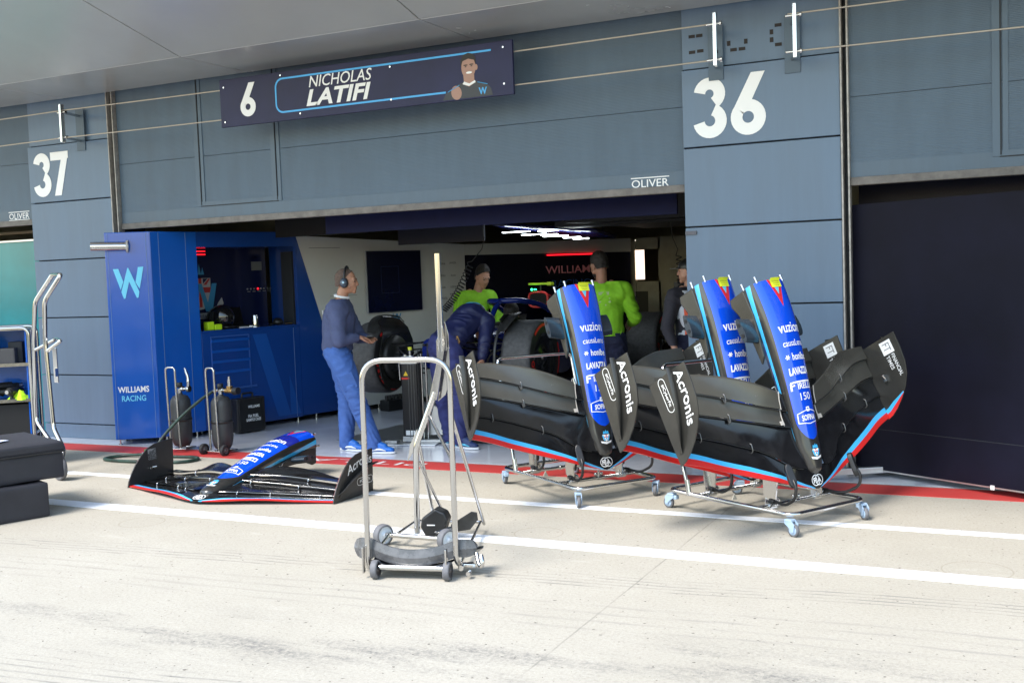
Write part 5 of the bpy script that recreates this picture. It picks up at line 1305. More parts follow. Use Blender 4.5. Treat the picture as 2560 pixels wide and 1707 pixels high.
# ================================================================== RACING CAR ON ITS LIFT
car = empty('racing_car', (-5.25, 1.0, .43), label='dark blue racing car without its nose, raised on a jack inside the garage', cat='racing car')
car.rotation_euler = (R(-1.6), 0, 0)
CBLUE = mat('car_blue', (.006, .018, .16), .18, noise_amt=.1, coat=.4)
CDARK = mat('car_navy', (.006, .008, .028), .2, coat=.4)
TYRE = mat('racing_tyre', (.055, .055, .057), .62, noise_amt=.35, noise_scale=30, bump=.0016, bump_scale=110)
TYSIDE = mat('tyre_sidewall', (.016, .016, .017), .45, noise_amt=.2)
TRED = mat('tyre_red', (.65, .02, .015), .5)
def car_wheel(x, y, w_, side, nm='wheel'):
    wt = empty(nm, (x, y, .36)); wt.parent = car
    M = Matrix.Rotation(math.pi/2, 4, 'Y'); h = w_/2; r = .36
    MB().lathe([(.240, -h*.96), (.30, -h*1.0), (.335, -h*.97), (.350, -h*.88), (r, -h*.7), (r, h*.7), (.350, h*.88), (.335, h*.97), (.30, h*1.0), (.240, h*.96)], M, 56, cap=False).build('tyre', TYRE, wt)
    MB().lathe([(.236, -h*.97), (.30, -h*1.008), (.334, -h*.978)], M, 48, cap=False).lathe([(.236, h*.97), (.30, h*1.008), (.334, h*.978)], M, 48, cap=False).build('sidewall', TYSIDE, wt)
    MB().lathe([(0, -h*.80), (.06, -h*.86), (.07, -h*.78), (.20, -h*.74), (.232, -h*.93), (.243, -h*.97), (.243, h*.97), (.232, h*.93), (.20, h*.74), (.07, h*.78), (.06, h*.86), (0, h*.80)], M, 48).build('rim', mat('wheel_cover_black', (.010, .010, .011), .22, coat=.2), wt)
    tp = MB()
    for sd in (-1, 1):
        X = sd*h*1.012
        for a0, a1 in ((82, 135), (-100, -55), (-30, 25)):
            pts_o = arc(0, 0, .328, a0, a1, 14); pts_i = arc(0, 0, .302, a0, a1, 14)
            vs = [(X+sd*.001, *p_) for p_ in pts_o]+[(X+sd*.003, *p_) for p_ in pts_i]; n = 15
            tp.add(vs, [(k, k+1, n+k+1, n+k) for k in range(n-1)])
        # curved lettering around the sidewall
        for word, ca in (('ZERO', 18), ('P', 42)):
            for i, ch in enumerate(word):
                an = R(ca-13*i-150) if sd > 0 else R(-(ca-13*i)+330)
                Mt = frame((0, -math.sin(an)*sd*-1 if False else math.cos(an-math.pi/2), math.sin(an-math.pi/2)), (0, math.cos(an), math.sin(an)), (X+sd*.004, .285*math.cos(an), .285*math.sin(an)))
                put_text(tp, ch, .08, Mt, bold=.04)
    tp.build('red_marking', TRED, wt, recalc=False)
    MB().cyl((side*h*.8, 0, 0), (side*h*1.02, 0, 0), .03, 16).build('hub_nut', STEEL, wt)
    return wt
car_wheel(-.845, 0, .305, -1); car_wheel(.845, 0, .305, 1)
car_wheel(-.80, 3.6, .40, -1); car_wheel(.80, 3.6, .40, 1)
# front drum and over-wheel winglets
for s in (-1, 1):
    MB().lathe([(.12, -.05), (.215, -.03), (.225, .02), (.20, .04), (.0, .045)], Matrix.Translation((s*.665, 0, .36)) @ Matrix.Rotation(-s*math.pi/2, 4, 'Y'), 32).build('brake_drum', DARKC, car)
    pf = [(-.30, .37), (-.20, .42), (-.05, .415), (.12, .385), (.27, .30), (.36, .17), (.38, .02), (.27, -.06), (.20, -.16), (.16, -.29), (.02, -.32), (-.14, -.30), (-.24, -.20), (-.285, -.06), (-.26, .10), (-.20, .24), (-.22, .31)]
    MB().prism([(y_, z_+.36) for y_, z_ in pf], .012, frame((0, 1, 0), (0, 0, 1), (s*.675-.006, 0, 0))).build('brake_deflector', mat('deflector_carbon', (.020, .020, .018), .2, noise_amt=.5, noise_scale=6, coat=.3), car, bevel=.004)
    rws = []
    for i in range(15):
        c = i/14; y_ = -.33+.55*c; z_ = .36+math.sqrt(max(0, .42**2-y_**2))*(1 if c < .9 else .97); q = .13*math.sin(math.pi*min(1, c+.18))**.7
        rws.append([(s*.675, y_, z_), (s*(.675+q*.5), y_-.01, z_+.012), (s*(.675+q), y_-.02, z_+.014), (s*(.675+q), y_-.02, z_+.008), (s*.675, y_, z_-.01)])
    MB().grid(rws).build('wheel_winglet', DARKC, car)
    if s > 0: MB().tube([(s*.67, .415*math.cos(R(a)), .36+.415*math.sin(R(a))) for a in range(75, 232, 6)], .016, 8, flat=.5).build('wheel_arch', DARKC, car)
    sa = MB()
    for (ya_, za_, yb_, zb2) in ((-.10, .50, -.28, .52), (.14, .47, .42, .56), (-.12, .24, -.22, .22), (.14, .24, .45, .22), (-.02, .42, -.12, .46)):
        sa.tube([(s*.64, ya_, za_), (s*.18, yb_, zb2)], .019, 10, flat=.45)
    sa.tube([(s*.64, .02, .26), (s*.17, .08, .56)], .013, 8)
    sa.build('suspension_arm', CARBON, car)
    up_ = MB().box((s*.60, 0, .36), (.06, .14, .24), bev=.02).cyl((s*.56, -.05, .36), (s*.62, -.05, .36), .05, 14).tube(rc([(s*.58, -.08, .45), (s*.48, -.12, .40), (s*.42, -.1, .30), (s*.52, -.1, .26)], .04, 4), .009, 8); up_.build('upright', mat('upright_metal', (.05, .05, .052), .35, metal=.6), car)
# monocoque lofted from the nose bulkhead to the engine cover
def tub(y):
    return (interp(y, [-.30, .3, .9, 1.5, 2.2, 3.0, 4.0], [.165, .20, .25, .30, .24, .14, .06]), interp(y, [-.30, .3, .9, 1.5, 2.2, 3.0, 4.0], [.565, .60, .625, .60, .60, .56, .40]), interp(y, [-.30, .3, .9, 1.5, 2.2, 3.0, 4.0], [.27, .22, .14, .08, .08, .08, .15]))
rws = []
for i in range(35):
    y = -.30+4.3*i/34; hw, zt, zb = tub(y); row = []
    for k in range(25):
        a = 2*math.pi*k/24; c, s = math.cos(a), math.sin(a); e_ = .55
        row.append((hw*math.copysign(abs(s)**e_, s), y, (zt+zb)/2+(zt-zb)/2*math.copysign(abs(c)**e_, c)))
    rws.append(row)
tb = MB().grid(rws); tb.add(rws[0][:-1], [list(range(24))])
tb.build('monocoque', CBLUE, car)
MB().box((0, -.31, .42), (.22, .012, .20), bev=.01).cyl((-.13, -.30, .50), (-.13, -.335, .50), .012, 10).cyl((.13, -.30, .50), (.13, -.335, .50), .012, 10).build('nose_bulkhead', BLACKP, car)
# cockpit opening rim, headrest, halo
MB().tube(rc([(-.2, .95, .63), (.2, .95, .63), (.26, 1.75, .64), (-.26, 1.75, .64)], .1, 5, closed=True), .035, 10, closed=True).build('cockpit_rim', BLACKP, car)
MB().tube(rc([(0, .78, .66), (0, .98, .86), (0, 1.1, .90)], .06, 5), .032, 12, flat=.7).tube(rc([(0, 1.08, .90), (.20, 1.16, .905), (.27, 1.5, .86), (.30, 1.85, .74)], .14, 7), .030, 12).tube(rc([(0, 1.08, .90), (-.20, 1.16, .905), (-.27, 1.5, .86), (-.30, 1.85, .74)], .14, 7), .030, 12).build('halo', CBLUE, car)
MB().tube([(-.12, .62, .63), (-.2, .60, .64)], .006, 6).box((-.44, 1.05, .66), (.17, .05, .07), bev=.015).box((.44, 1.05, .66), (.17, .05, .07), bev=.015).tube([(-.36, 1.07, .65), (-.22, 1.1, .60)], .01, 6).tube([(.36, 1.07, .65), (.22, 1.1, .60)], .01, 6).build('mirror', BLACKP, car)
# airbox and engine cover
rws = []
for i in range(21):
    y = 2.05+1.9*i/20; t_ = i/20; hw = .135*(1-t_)+.02; zt = 1.0-.52*t_**1.3; row = []
    for k in range(19):
        a = 2*math.pi*k/18; c, s = math.cos(a), math.sin(a)
        row.append((hw*(1.0 if c > 0 else 1+.9*-c)*math.copysign(abs(s)**.7, s), y, (zt+.35)/2+(zt-.35)/2*math.copysign(abs(c)**.75, c)))
    rws.append(row)
MB().grid(rws).build('engine_cover', CDARK, car)
ring = [(.118*math.copysign(abs(math.sin(a))**.55, math.sin(a)), 2.04, .905+.085*math.copysign(abs(math.cos(a))**.55, math.cos(a))) for a in [2*math.pi*k/28 for k in range(28)]]
MB().tube(ring, .013, 8, closed=True).build('airbox_rim', REDP, car)
MB().add(ring, [list(range(28))]).build('airbox_mouth', BLACK, car)
MB().box((0, 2.12, 1.085), (.29, .07, .022), bev=.006).box((.13, 2.10, 1.082), (.05, .10, .04), bev=.006).build('camera_mount', mat('fluor_yellow', (.50, .70, .02), .45), car)
MB().cyl((0, 2.12, .98), (0, 2.12, 1.07), .012, 8).build('mount_post', BLACKP, car)
tl_ = MB()
for x, r_ in ((-.075, .013), (-.04, .008), (-.02, .007)): tl_.lathe([(0, -r_), (r_*.7, -r_*.7), (r_, 0), (r_*.7, r_*.7), (0, r_)], Matrix.Translation((x, 2.03, 1.022)), 10)
tl_.build('green_lamp', emis('green_lamp', (.02, 1, .25), 4), car)
cv = MB(); put_text(cv, 'Williams', .06, frame((0, 1, 0), (0, 0, 1), (.150, 2.30, .93)), shear=.2, bold=.01); cv.build('cover_lettering', WLET, car, recalc=False)
# side pods, floor and mirrors
for s in (-1, 1):
    rws = []
    for i in range(15):
        t_ = i/14; y = 1.45+1.9*t_; w0 = .28; w1 = .28+.42*math.sin(math.pi*(.35+.62*t_)); row = []
        for k in range(15):
            a = 2*math.pi*k/14; row.append((s*((w0+w1)/2+(w1-w0)/2*math.copysign(abs(math.cos(a))**.6, math.cos(a))), y, .33+.22*(1-.5*t_)*math.copysign(abs(math.sin(a))**.6, math.sin(a))))
        rws.append(row)
    sp = MB().grid(rws); sp.add(rws[0][:-1], [list(range(14))]); sp.build('side_pod', CDARK, car)
MB().prism([(-.25, .9), (.25, .9), (.72, 1.35), (.75, 3.2), (.5, 3.5), (-.5, 3.5), (-.75, 3.2), (-.72, 1.35)], .03, z0=.04).build('floor', CARBON, car, bevel=.004)
dl = MB(); put_text(dl, 'DURACELL', .075, frame((0, -1, 0), (0, 0, 1), (-.19, -.05, .36)), bold=.02); put_text(dl, 'DURACELL', .075, frame((0, 1, 0), (0, 0, 1), (.205, .15, .36)), bold=.02); dl.build('tub_lettering', WLET, car, recalc=False)
# rear wing
rwg = MB()
for y0, z0, ch, th_, tl in ((4.05, .80, .24, .03, .2), (4.28, .90, .16, .02, .5)):
    rws = []
    for i in range(13):
        x = -.47+.94*i/12; dz = -.05*(1-(abs(x)/.47)**2.2); row = []
        for k in range(13):
            a = 2*math.pi*k/12; row.append((x, y0+ch/2*math.cos(a), z0+dz+th_/2*math.sin(a)+tl*ch/2*math.cos(a)))
        rws.append(row)
    rwg.grid(rws)
rwg.build('rear_wing', CDARK, car)
for s in (-1, 1): MB().prism([(3.98, .98), (4.45, .98), (4.45, .55), (4.30, .25), (4.16, .25), (4.02, .55), (3.98, .74)], .015, frame((0, 1, 0), (0, 0, 1), (s*.49-.007, 0, 0))).build('rear_endplate', CDARK, car, bevel=.01)
MB().tube([(0, 3.9, .3), (0, 4.1, .76)], .03, 8, flat=.5).box((0, 4.35, .2), (.9, .3, .03)).build('wing_pillar', CARBON, car)
rl = MB(); put_text(rl, 'RACING', .135, frame((1, 0, 0), (0, .55, .84), (.12, 4.165, .885)), bold=.01, shear=.15); rl.build('wing_lettering', mat('wing_blue_print', (.04, .28, .6), .4), car, recalc=False)
# ================================================================== PEOPLE
def cap_mesh(mb, p0, p1, r0, r1, ax=None, k=1.0, n=16):
    """tapered capsule; ax/k flatten it to k times the radius along direction ax"""
    p0, p1 = V(p0), V(p1); d = p1-p0; L = d.length
    t = d/L if L > 1e-6 else V((0, 0, 1))
    if ax is not None:
        u = V(ax)-t*V(ax).dot(t); u = u.normalized() if u.length > 1e-3 else t.orthogonal().normalized()
    else: u = t.orthogonal().normalized()
    w_ = t.cross(u); rings = []
    for i in range(6): a = math.pi/2*i/5; rings.append((p0-t*r0*math.cos(a), r0*math.sin(a)))
    for i in range(6): a = math.pi/2*(5-i)/5; rings.append((p1+t*r1*math.cos(a), r1*math.sin(a)))
    P = []
    for c, r in rings:
        P.append([c+u*(max(r, 1e-4)*k*math.cos(2*math.pi*j/n))+w_*(max(r, 1e-4)*math.sin(2*math.pi*j/n)) for j in range(n)]+[])
    for row in P: row.append(row[0])
    mb.grid(P); return mb
def ell(mb, c, rx, ry, rz, F, n=18):
    """ellipsoid with axes given by frame matrix F (3x3 columns: right, forward, up)"""
    P = []
    for i in range(n//2+1):
        ph = math.pi*i/(n//2); row = []
        for j in range(n+1):
            a = 2*math.pi*j/n; row.append(V(c)+F @ V((rx*math.sin(ph)*math.cos(a)+1e-5*math.cos(a), ry*math.sin(ph)*math.sin(a)+1e-5*math.sin(a), rz*math.cos(ph))))
        P.append(row)
    mb.grid(P); return mb
def blob(mb, name, m, parent, voxel=.01, sm=4, fold=0, ff=(9, 9, 16), seed=0, attrs=None, cut=None):
    me = bpy.data.meshes.new('b'); me.from_pydata(mb.v, [], mb.f)
    bm = bmesh.new(); bm.from_mesh(me); bmesh.ops.remove_doubles(bm, verts=bm.verts, dist=2e-5); bmesh.ops.recalc_face_normals(bm, faces=bm.faces); bm.to_mesh(me); bm.free()
    o = bpy.data.objects.new('b', me); SC.collection.objects.link(o)
    r = o.modifiers.new('r', 'REMESH'); r.mode = 'VOXEL'; r.voxel_size = voxel
    s = o.modifiers.new('s', 'SMOOTH'); s.factor = .6; s.iterations = sm
    dg = bpy.context.evaluated_depsgraph_get(); me2 = bpy.data.meshes.new_from_object(o.evaluated_get(dg)); me2.name = name
    bpy.data.objects.remove(o); bpy.data.meshes.remove(me)
    if fold:
        nn = [v.normal.copy() for v in me2.vertices]
        for v, n_ in zip(me2.vertices, nn):
            q = V((v.co.x*ff[0]+seed, v.co.y*ff[1], v.co.z*ff[2]+3*noise.noise(v.co*4+V((seed, 0, 0)))))
            f = noise.noise(q); f2 = noise.noise(q*2.3)
            v.co += n_*fold*((1-abs(f)*2.6)+.35*f2)
    if cut:
        bm = bmesh.new(); bm.from_mesh(me2)
        for co, no in cut:
            bmesh.ops.bisect_plane(bm, geom=bm.verts[:]+bm.edges[:]+bm.faces[:], plane_co=co, plane_no=no, clear_outer=True)
        bm.to_mesh(me2); bm.free()
    me2.polygons.foreach_set('use_smooth', [True]*len(me2.polygons)); me2.materials.clear(); me2.materials.append(m)
    if attrs:
        for k, fn in attrs.items():
            a = me2.attributes.new(k, 'FLOAT', 'POINT'); a.data.foreach_set('value', [float(fn(v.co)) for v in me2.vertices])
    ob = bpy.data.objects.new(name, me2); SC.collection.objects.link(ob); ob.parent = parent; return ob
def F3(fwd, up=(0, 0, 1)):
    f = V(fwd).normalized(); r = f.cross(V(up)).normalized(); u = r.cross(f)
    return Matrix((r, f, u)).transposed()
def hand(mb, wrist, d, palm_n, curl=.5, s=1.0, thumb_side=1):
    """palm, four unequal bent fingers and a thumb leaving the side of the palm"""
    d = V(d).normalized(); pn = V(palm_n); pn = (pn-d*pn.dot(d)).normalized(); sd = d.cross(pn)*thumb_side; w0 = V(wrist)
    cap_mesh(mb, w0, w0+d*.035*s, .026*s, .030*s, pn, .6); cap_mesh(mb, w0+d*.03*s+sd*.012*s, w0+d*.075*s+sd*.014*s, .025*s, .020*s, pn, .55); cap_mesh(mb, w0+d*.03*s-sd*.016*s, w0+d*.070*s-sd*.018*s, .022*s, .018*s, pn, .55)
    for i, (off, l) in enumerate(((.030, .070), (.010, .080), (-.010, .074), (-.029, .058))):
        b = w0+d*.082*s+sd*off*s; ang = curl*(.9+.15*i); q = b; dd = d.copy()
        for k, fr in enumerate((.45, .32, .23)):
            c_, s_ = math.cos(ang*(.6+.5*k)), math.sin(ang*(.6+.5*k)); dd = (d*c_+pn*s_).normalized(); e_ = q+dd*l*fr*s; cap_mesh(mb, q, e_, .0098*s-.0007*k, .0092*s-.0008*k, n=8); q = e_
    b = w0+d*.028*s+sd*.030*s; e_ = b+(d*.6+sd*.7+pn*.35).normalized()*.042*s; cap_mesh(mb, b, e_, .0135*s, .0110*s, n=8)
    cap_mesh(mb, e_, e_+(d*.85+sd*.15+pn*.4).normalized()*.030*s, .0108*s, .0095*s, n=8)
def head_prims(mb, c, F, s=1.0):
    T = lambda x, y, z: V(c)+F @ (V((x, y, z))*s)
    ell(mb, T(0, -.012, .028), .075*s, .096*s, .090*s, F); ell(mb, T(0, .022, -.018), .066*s, .078*s, .092*s, F); ell(mb, T(0, .036, -.062), .050*s, .052*s, .046*s, F)
    ell(mb, T(0, .075, -.092), .024*s, .018*s, .020*s, F); cap_mesh(mb, T(-.035, .078, .022), T(.035, .078, .022), .014*s, .014*s)       # chin, brow
    cap_mesh(mb, T(0, .092, .012), T(0, .106, -.026), .0085*s, .0115*s); ell(mb, T(-.012, .100, -.030), .010*s, .012*s, .009*s, F); ell(mb, T(.012, .100, -.030), .010*s, .012*s, .009*s, F)
    cap_mesh(mb, T(-.02, .088, -.056), T(.02, .088, -.056), .0085*s, .0085*s); cap_mesh(mb, T(-.017, .087, -.069), T(.017, .087, -.069), .0085*s, .0085*s)     # lips
    for sd in (-1, 1):
        ell(mb, T(sd*.076, -.006, -.010), .010*s, .022*s, .033*s, F); cap_mesh(mb, T(sd*.030, .062, -.028), T(sd*.050, .035, -.05), .022*s, .02*s)
def torso_prims(mb, J, r, f, g=0.0, waist=None):
    """J has pelvis, waist, chest, neck, sho (L,R); g grows the radii"""
    P, W_, C_, N_ = V(J['pelvis']), V(J['waist']), V(J['chest']), V(J['neck'])
    cap_mesh(mb, P, W_, .150+g, .132+g, f, .74); cap_mesh(mb, W_, C_, .130+g, .158+g, f, .76); cap_mesh(mb, C_, C_.lerp(N_, .45), .158+g, .110+g, f, .72)
    cap_mesh(mb, V(J['shL']), V(J['shR']), .060+g, .060+g, f, 1.0); cap_mesh(mb, V(J['shL']).lerp(C_, .25), V(J['shR']).lerp(C_, .25), .085+g, .085+g)
    for s in ('shL', 'shR'): cap_mesh(mb, V(J[s]), V(J[s]).lerp(N_, .55)+V((0, 0, .025)), .05+g, .045+g)
    if g == 0: cap_mesh(mb, C_.lerp(N_, .5), N_, .08, .060)
def shoe(parent, heel, toe, m, solem, accent=None):
    h, t_ = V(heel), V(toe); d = (t_-h); L = d.length; d.normalize(); s = d.cross(V((0, 0, 1))).normalized(); F = Matrix((s, d, V((0, 0, 1)))).transposed()
    mb = MB(); z = V((0, 0, 1))
    cap_mesh(mb, h+d*.045+z*.058, h+d*.15+z*.050, .040, .040, z, 1.0); cap_mesh(mb, h+d*.15+z*.045, t_-d*.04+z*.036, .042, .034, z, .75); cap_mesh(mb, h+d*.055+z*.09, h+d*.06+z*.115, .044, .044); cap_mesh(mb, h+d*.02+z*.05, h+d*.03+z*.10, .028, .026)
    cap_mesh(mb, h+d*.10+z*.088, h+d*.18+z*.062, .036, .034)
    o = blob(mb, 'shoe', m, parent, .006, 3, cut=[(h+z*.018, -z)])
    poly = []
    for i in range(28):
        a = 2*math.pi*i/28; y = L/2+L*.52*math.cos(a); x = (.047 if y > L*.5 else .038)*math.sin(a); poly.append((x, y))
    M = Matrix.Identity(4)
    for i in range(3): M[i][0] = s[i]; M[i][1] = d[i]; M[i][2] = z[i]
    M.translation = h
    MB().prism(poly, .020, M, .004).build('sole', solem, o, bevel=.004)
    if accent:
        a_ = MB()
        for sd in (-1, 1):
            pts = [h+d*(L*q)+z*zz+s*sd*(.0445 if q > .3 else .042) for q, zz in ((.15, .03), (.35, .042), (.55, .046), (.75, .034))]
            a_.tube(pts, [.006, .010, .010, .004], 8, flat=1)
        for k in range(4): a_.tube([h+d*(.125+.022*k)+z*(.105-.012*k)-s*.025, h+d*(.125+.022*k)+z*(.112-.012*k), h+d*(.125+.022*k)+z*(.105-.012*k)+s*.025], .003, 5)
        a_.build('shoe_trim', accent, o)
    return o
def cloth(name, col, rough=.85): return mat(name, col, rough, noise_amt=.14, noise_scale=14, bump=.0006, bump_scale=500)
def skin(name, col): 
    m = mat(name, col, .5, noise_amt=.12, noise_scale=18, bump=.0004, bump_scale=250); m.node_tree.nodes['Principled BSDF'].inputs['Subsurface Weight'].default_value = .12
    m.node_tree.nodes['Principled BSDF'].inputs['Subsurface Scale'].default_value = .01; return m
def hair(parent, c, F, s, m, lo=-.02, back=-.075, g=.006, top=0.0, front=.045, fold=.0042):
    mb = MB(); T = lambda x, y, z: V(c)+F @ (V((x, y, z))*s)
    ell(mb, T(0, -.014, .030+top), (.075+g)*s, (.096+g)*s, (.090+g+top)*s, F); ell(mb, T(0, -.045, -.02), (.066+g)*s, (.060+g)*s, (.075)*s, F)
    u = F @ V((0, 0, 1)); f_ = F @ V((0, 1, 0))
    return blob(mb, 'hair', m, parent, .006, 1, fold=fold, ff=(55, 55, 55), cut=[(T(0, front, .05), (f_*.75-u*.62)), (T(0, 0, back), -u)])
def person(loc, label, J, r, f, look, skinm, shirt, trouser, shoes=None, hairm=None, hairk=None, hands=None, shirt_attr=None, shirtm=None, vox=.009, legs=True, hs=1.0, sleeve_fold=.006, bulk=0.0, hem=.045):
    t = empty('person', loc, label=label, cat='person'); o0 = V(loc)
    J = {k: V(v)-o0 for k, v in J.items()}; r, f = V(r).normalized(), V(f).normalized(); Fh = F3(*look) if isinstance(look, tuple) and isinstance(look[0], (tuple, Vector)) else F3(look)
    b = MB(); torso_prims(b, J, r, f, -.012)
    head_prims(b, J['head'], Fh, hs); cap_mesh(b, J['neck']-V((0, 0, .02)), J['head']+Fh @ V((0, -.022, -.055)), .058, .050)
    for s in 'LR':
        cap_mesh(b, J['sh'+s], J['el'+s], .048, .040); cap_mesh(b, J['el'+s], J['wr'+s], .040, .027)
        hd_d, hp_n, cu = (hands or {}).get(s, ((J['wr'+s]-J['el'+s]), -r if s == 'R' else r, .5)); hand(b, J['wr'+s], hd_d, hp_n, cu, thumb_side=1 if s == 'L' else -1)
        if legs:
            cap_mesh(b, J['hp'+s], J['kn'+s], .080, .056); cap_mesh(b, J['kn'+s], J['an'+s], .054, .038); cap_mesh(b, J['an'+s], J['an'+s]+V((0, 0, -.045)), .034, .030)
    body = blob(b, 'body', skinm, t, .0065, 2)
    ey = MB(); 
    for sd in (-1, 1): ell(ey, J['head']+Fh @ (V((sd*.031, .0845, .002))*hs), .011, .007, .0065, Fh, 12)
    ey.build('eyes', mat('dark_eye', (.02, .015, .012), .2), body)
    sb = MB()
    for sd in (-1, 1): cap_mesh(sb, J['head']+Fh @ (V((sd*.016, .092, .022))*hs), J['head']+Fh @ (V((sd*.046, .082, .026))*hs), .0045, .0035, n=8)
    sb.build('eyebrows', hairm or mat('dark_hair', (.012, .009, .008), .7), body)
    s_ = MB(); torso_prims(s_, J, r, f, .010+bulk)
    cap_mesh(s_, J['pelvis'].lerp(J['waist'], -.1 if hem > .05 else .2), J['chest'], .158+bulk, .166+bulk, f, .82)
    for s in 'LR':
        cap_mesh(s_, J['sh'+s], J['el'+s], .074+bulk*.4, .060+bulk*.3); cap_mesh(s_, J['el'+s], J['wr'+s].lerp(J['el'+s], .10), .058, .041)
    cap_mesh(s_, J['pelvis'], J['pelvis']+(J['waist']-J['pelvis'])*.5, .162, .150, f, .78)
    up = (J['waist']-J['pelvis']).normalized()
    so_ = blob(s_, 'shirt', shirtm or shirt, t, vox, 9, fold=sleeve_fold, ff=(7, 7, 13), seed=loc[0], attrs=shirt_attr(J, r, f) if shirt_attr else None, cut=[(J['pelvis']-up*hem, -up), (J['neck']+V((0, 0, .012)), (0, 0, 1))] if abs(up.z) > .7 else [(J['pelvis']-up*.02, -up)])
    if legs:
        p_ = MB(); cap_mesh(p_, J['pelvis']-r*.055, J['pelvis']+r*.055, .118+bulk*.6, .118+bulk*.6, f, .98); cap_mesh(p_, J['pelvis'], J['waist'].lerp(J['pelvis'], .5), .148, .140, f, .74)
        for s in 'LR':
            cap_mesh(p_, J['hp'+s], J['kn'+s], .106+bulk*.5, .083+bulk*.3); cap_mesh(p_, J['kn'+s], J['an'+s], .082+bulk*.3, .066); cap_mesh(p_, J['an'+s], J['an'+s]+V((0, 0, -.035)), .068, .066); cap_mesh(p_, J['hp'+s]-f*.035+V((0, 0, .01)), J['hp'+s]-f*.02-V((0, 0, .06)), .09, .08)
        blob(p_, 'trousers', trouser, t, vox, 3, fold=sleeve_fold*1.1, ff=(8, 8, 16), seed=loc[0]+3)
        if shoes:
            for s in 'LR':
                dd = J['toe'+s]-J['an'+s]; dd.z = 0; dd.normalize(); hl_ = J['an'+s]-dd*.075; hl_.z = .004-o0.z+ (loc[2]*0); shoe(t, hl_, hl_+dd*.285, *shoes)
    if hairm: hair(t, J['head'], Fh, hs, hairm, **(hairk or {}))
    return t, J, Fh
FZ = .006
from mathutils.bvhtree import BVHTree
def surf_hit(P, nm, c, d):
    o = [x for x in P.children if x.name.startswith(nm)][0]
    bv = BVHTree.FromPolygons([v.co for v in o.data.vertices], [p.vertices[:] for p in o.data.polygons])
    h = bv.ray_cast(c+V(d)*.6, -V(d))[0]
    return h if h is not None else c+V(d)*.15
def chest_print(P, J, d, up, rows, m, nm):
    d = V(d).normalized(); x = V((0, 0, 1)).cross(d).normalized(); mb = MB()
    for (a, b, w_, h_) in rows:
        q = []
        for sx_, sz_ in ((-1, -1), (1, -1), (1, 1), (-1, 1)): q.append(surf_hit(P, 'shirt', J['chest']+x*(a+sx_*w_/2)+V((0, 0, b+sz_*h_/2)), d)+d*.004)
        mb.add([tuple(k) for k in q], [(0, 1, 2, 3)])
    mb.build(nm, m, P, recalc=False)
# --- standing engineer with ear defenders
SK1 = skin('tanned_skin', (.40, .20, .125)); HAIR = mat('dark_hair', (.012, .009, .008), .7)
J1 = dict(pelvis=(-5.90, .0, .93), waist=(-5.895, .0, 1.05), chest=(-5.865, .0, 1.235), neck=(-5.835, .0, 1.405), head=(-5.775, .015, 1.575),
          shR=(-5.785, -.145, 1.335), shL=(-5.925, .155, 1.335), elR=(-5.745, -.185, 1.045), elL=(-5.83, .26, 1.05), wrR=(-5.655, -.03, 1.065), wrL=(-5.67, .16, 1.04),
          hpR=(-5.835, -.075, .90), hpL=(-5.925, .075, .90), knR=(-5.665, -.085, .53), knL=(-5.865, .075, .50), anR=(-5.515, -.045, .115), anL=(-5.865, .03, .11), toeR=(-5.30, -.02, .05), toeL=(-5.69, .02, .05))
NV = cloth('faded_navy_sweater', (.065, .082, .17)); BT = cloth('royal_blue_trousers', (.045, .115, .36), .75)
P1, j1, f1 = person((-5.75, 0, FZ), 'person in navy sweater, blue trousers and ear defenders standing at the threshold', J1, (.52, -.85, 0), (.85, .52, 0), ((.93, .36, -.06), (0, 0, 1)), SK1, NV, BT,
    shoes=(mat('blue_trainer', (.012, .13, .50), .5, noise_amt=.15), mat('white_sole', (.7, .72, .75), .5), mat('trainer_white', (.7, .72, .75), .5)),
    bulk=.016, hem=-.02, hairm=mat('cropped_hair', (.10, .065, .050), .85, noise_amt=.3, noise_scale=60), hairk=dict(g=.0005, back=-.05, front=.02, fold=.0012),
    hands={'R': (V((.10, .14, -.02)), V((0, .3, -1)), .7), 'L': (V((.10, -.09, .01)), V((.2, 0, -1)), .6)})
def hT(j, F, x, y, z): return j['head']+F @ V((x, y, z))
ed = MB(); ar = [hT(j1, f1, .094*math.sin(a), -.0, .028+.108*math.cos(a)) for a in [R(-95+190*i/20) for i in range(21)]]
ed.tube(ar, .010, 8); ed.build('headband', BLACKP, P1)
for s in (-1, 1):
    cup = empty('ear_cup', hT(j1, f1, s*.098, -.002, -.012)); cup.parent = P1
    e2 = MB(); ell(e2, (0, 0, 0), .030, .034, .043, f1); e2.build('cup_shell', mat('slate_cup', (.05, .07, .10), .25, coat=.4), cup)
    e2 = MB(); ell(e2, f1 @ V((s*-.016, 0, 0)), .016, .040, .050, f1); e2.build('ear_cushion', BLACKP, cup)
    e2 = MB(); ell(e2, f1 @ V((s*.028, .004, .002)), .007, .012, .013, f1, 12); e2.build('cup_badge', mat('badge_silver', (.35, .5, .6), .2, metal=.7), cup)
mc = MB().tube([hT(j1, f1, -.10, -.05, -.02), hT(j1, f1, -.08, -.085, -.05), hT(j1, f1, -.07, -.09, -.075)], .006, 6); mc.build('rear_cable', BLACKP, P1)
cl_ = MB()
ringp = [j1['neck']+V((.062*math.cos(a)+.012, .060*math.sin(a), .034-.014*math.cos(a))) for a in [2*math.pi*k/24 for k in range(24)]]
cl_.tube(ringp, .013, 8, closed=True); cl_.build('white_collar', cloth('white_shirt', (.70, .72, .74)), P1)
sh_ = MB(); cap_mesh(sh_, j1['pelvis']+V((-.075, -.06, .018)), j1['pelvis']+V((.05, -.115, -.012)), .040, .038, (0, 0, 1), .5); 
o_ = blob(sh_, 'shirt_tail', cloth('white_shirt', (.70, .72, .74)), P1, .007, 3)
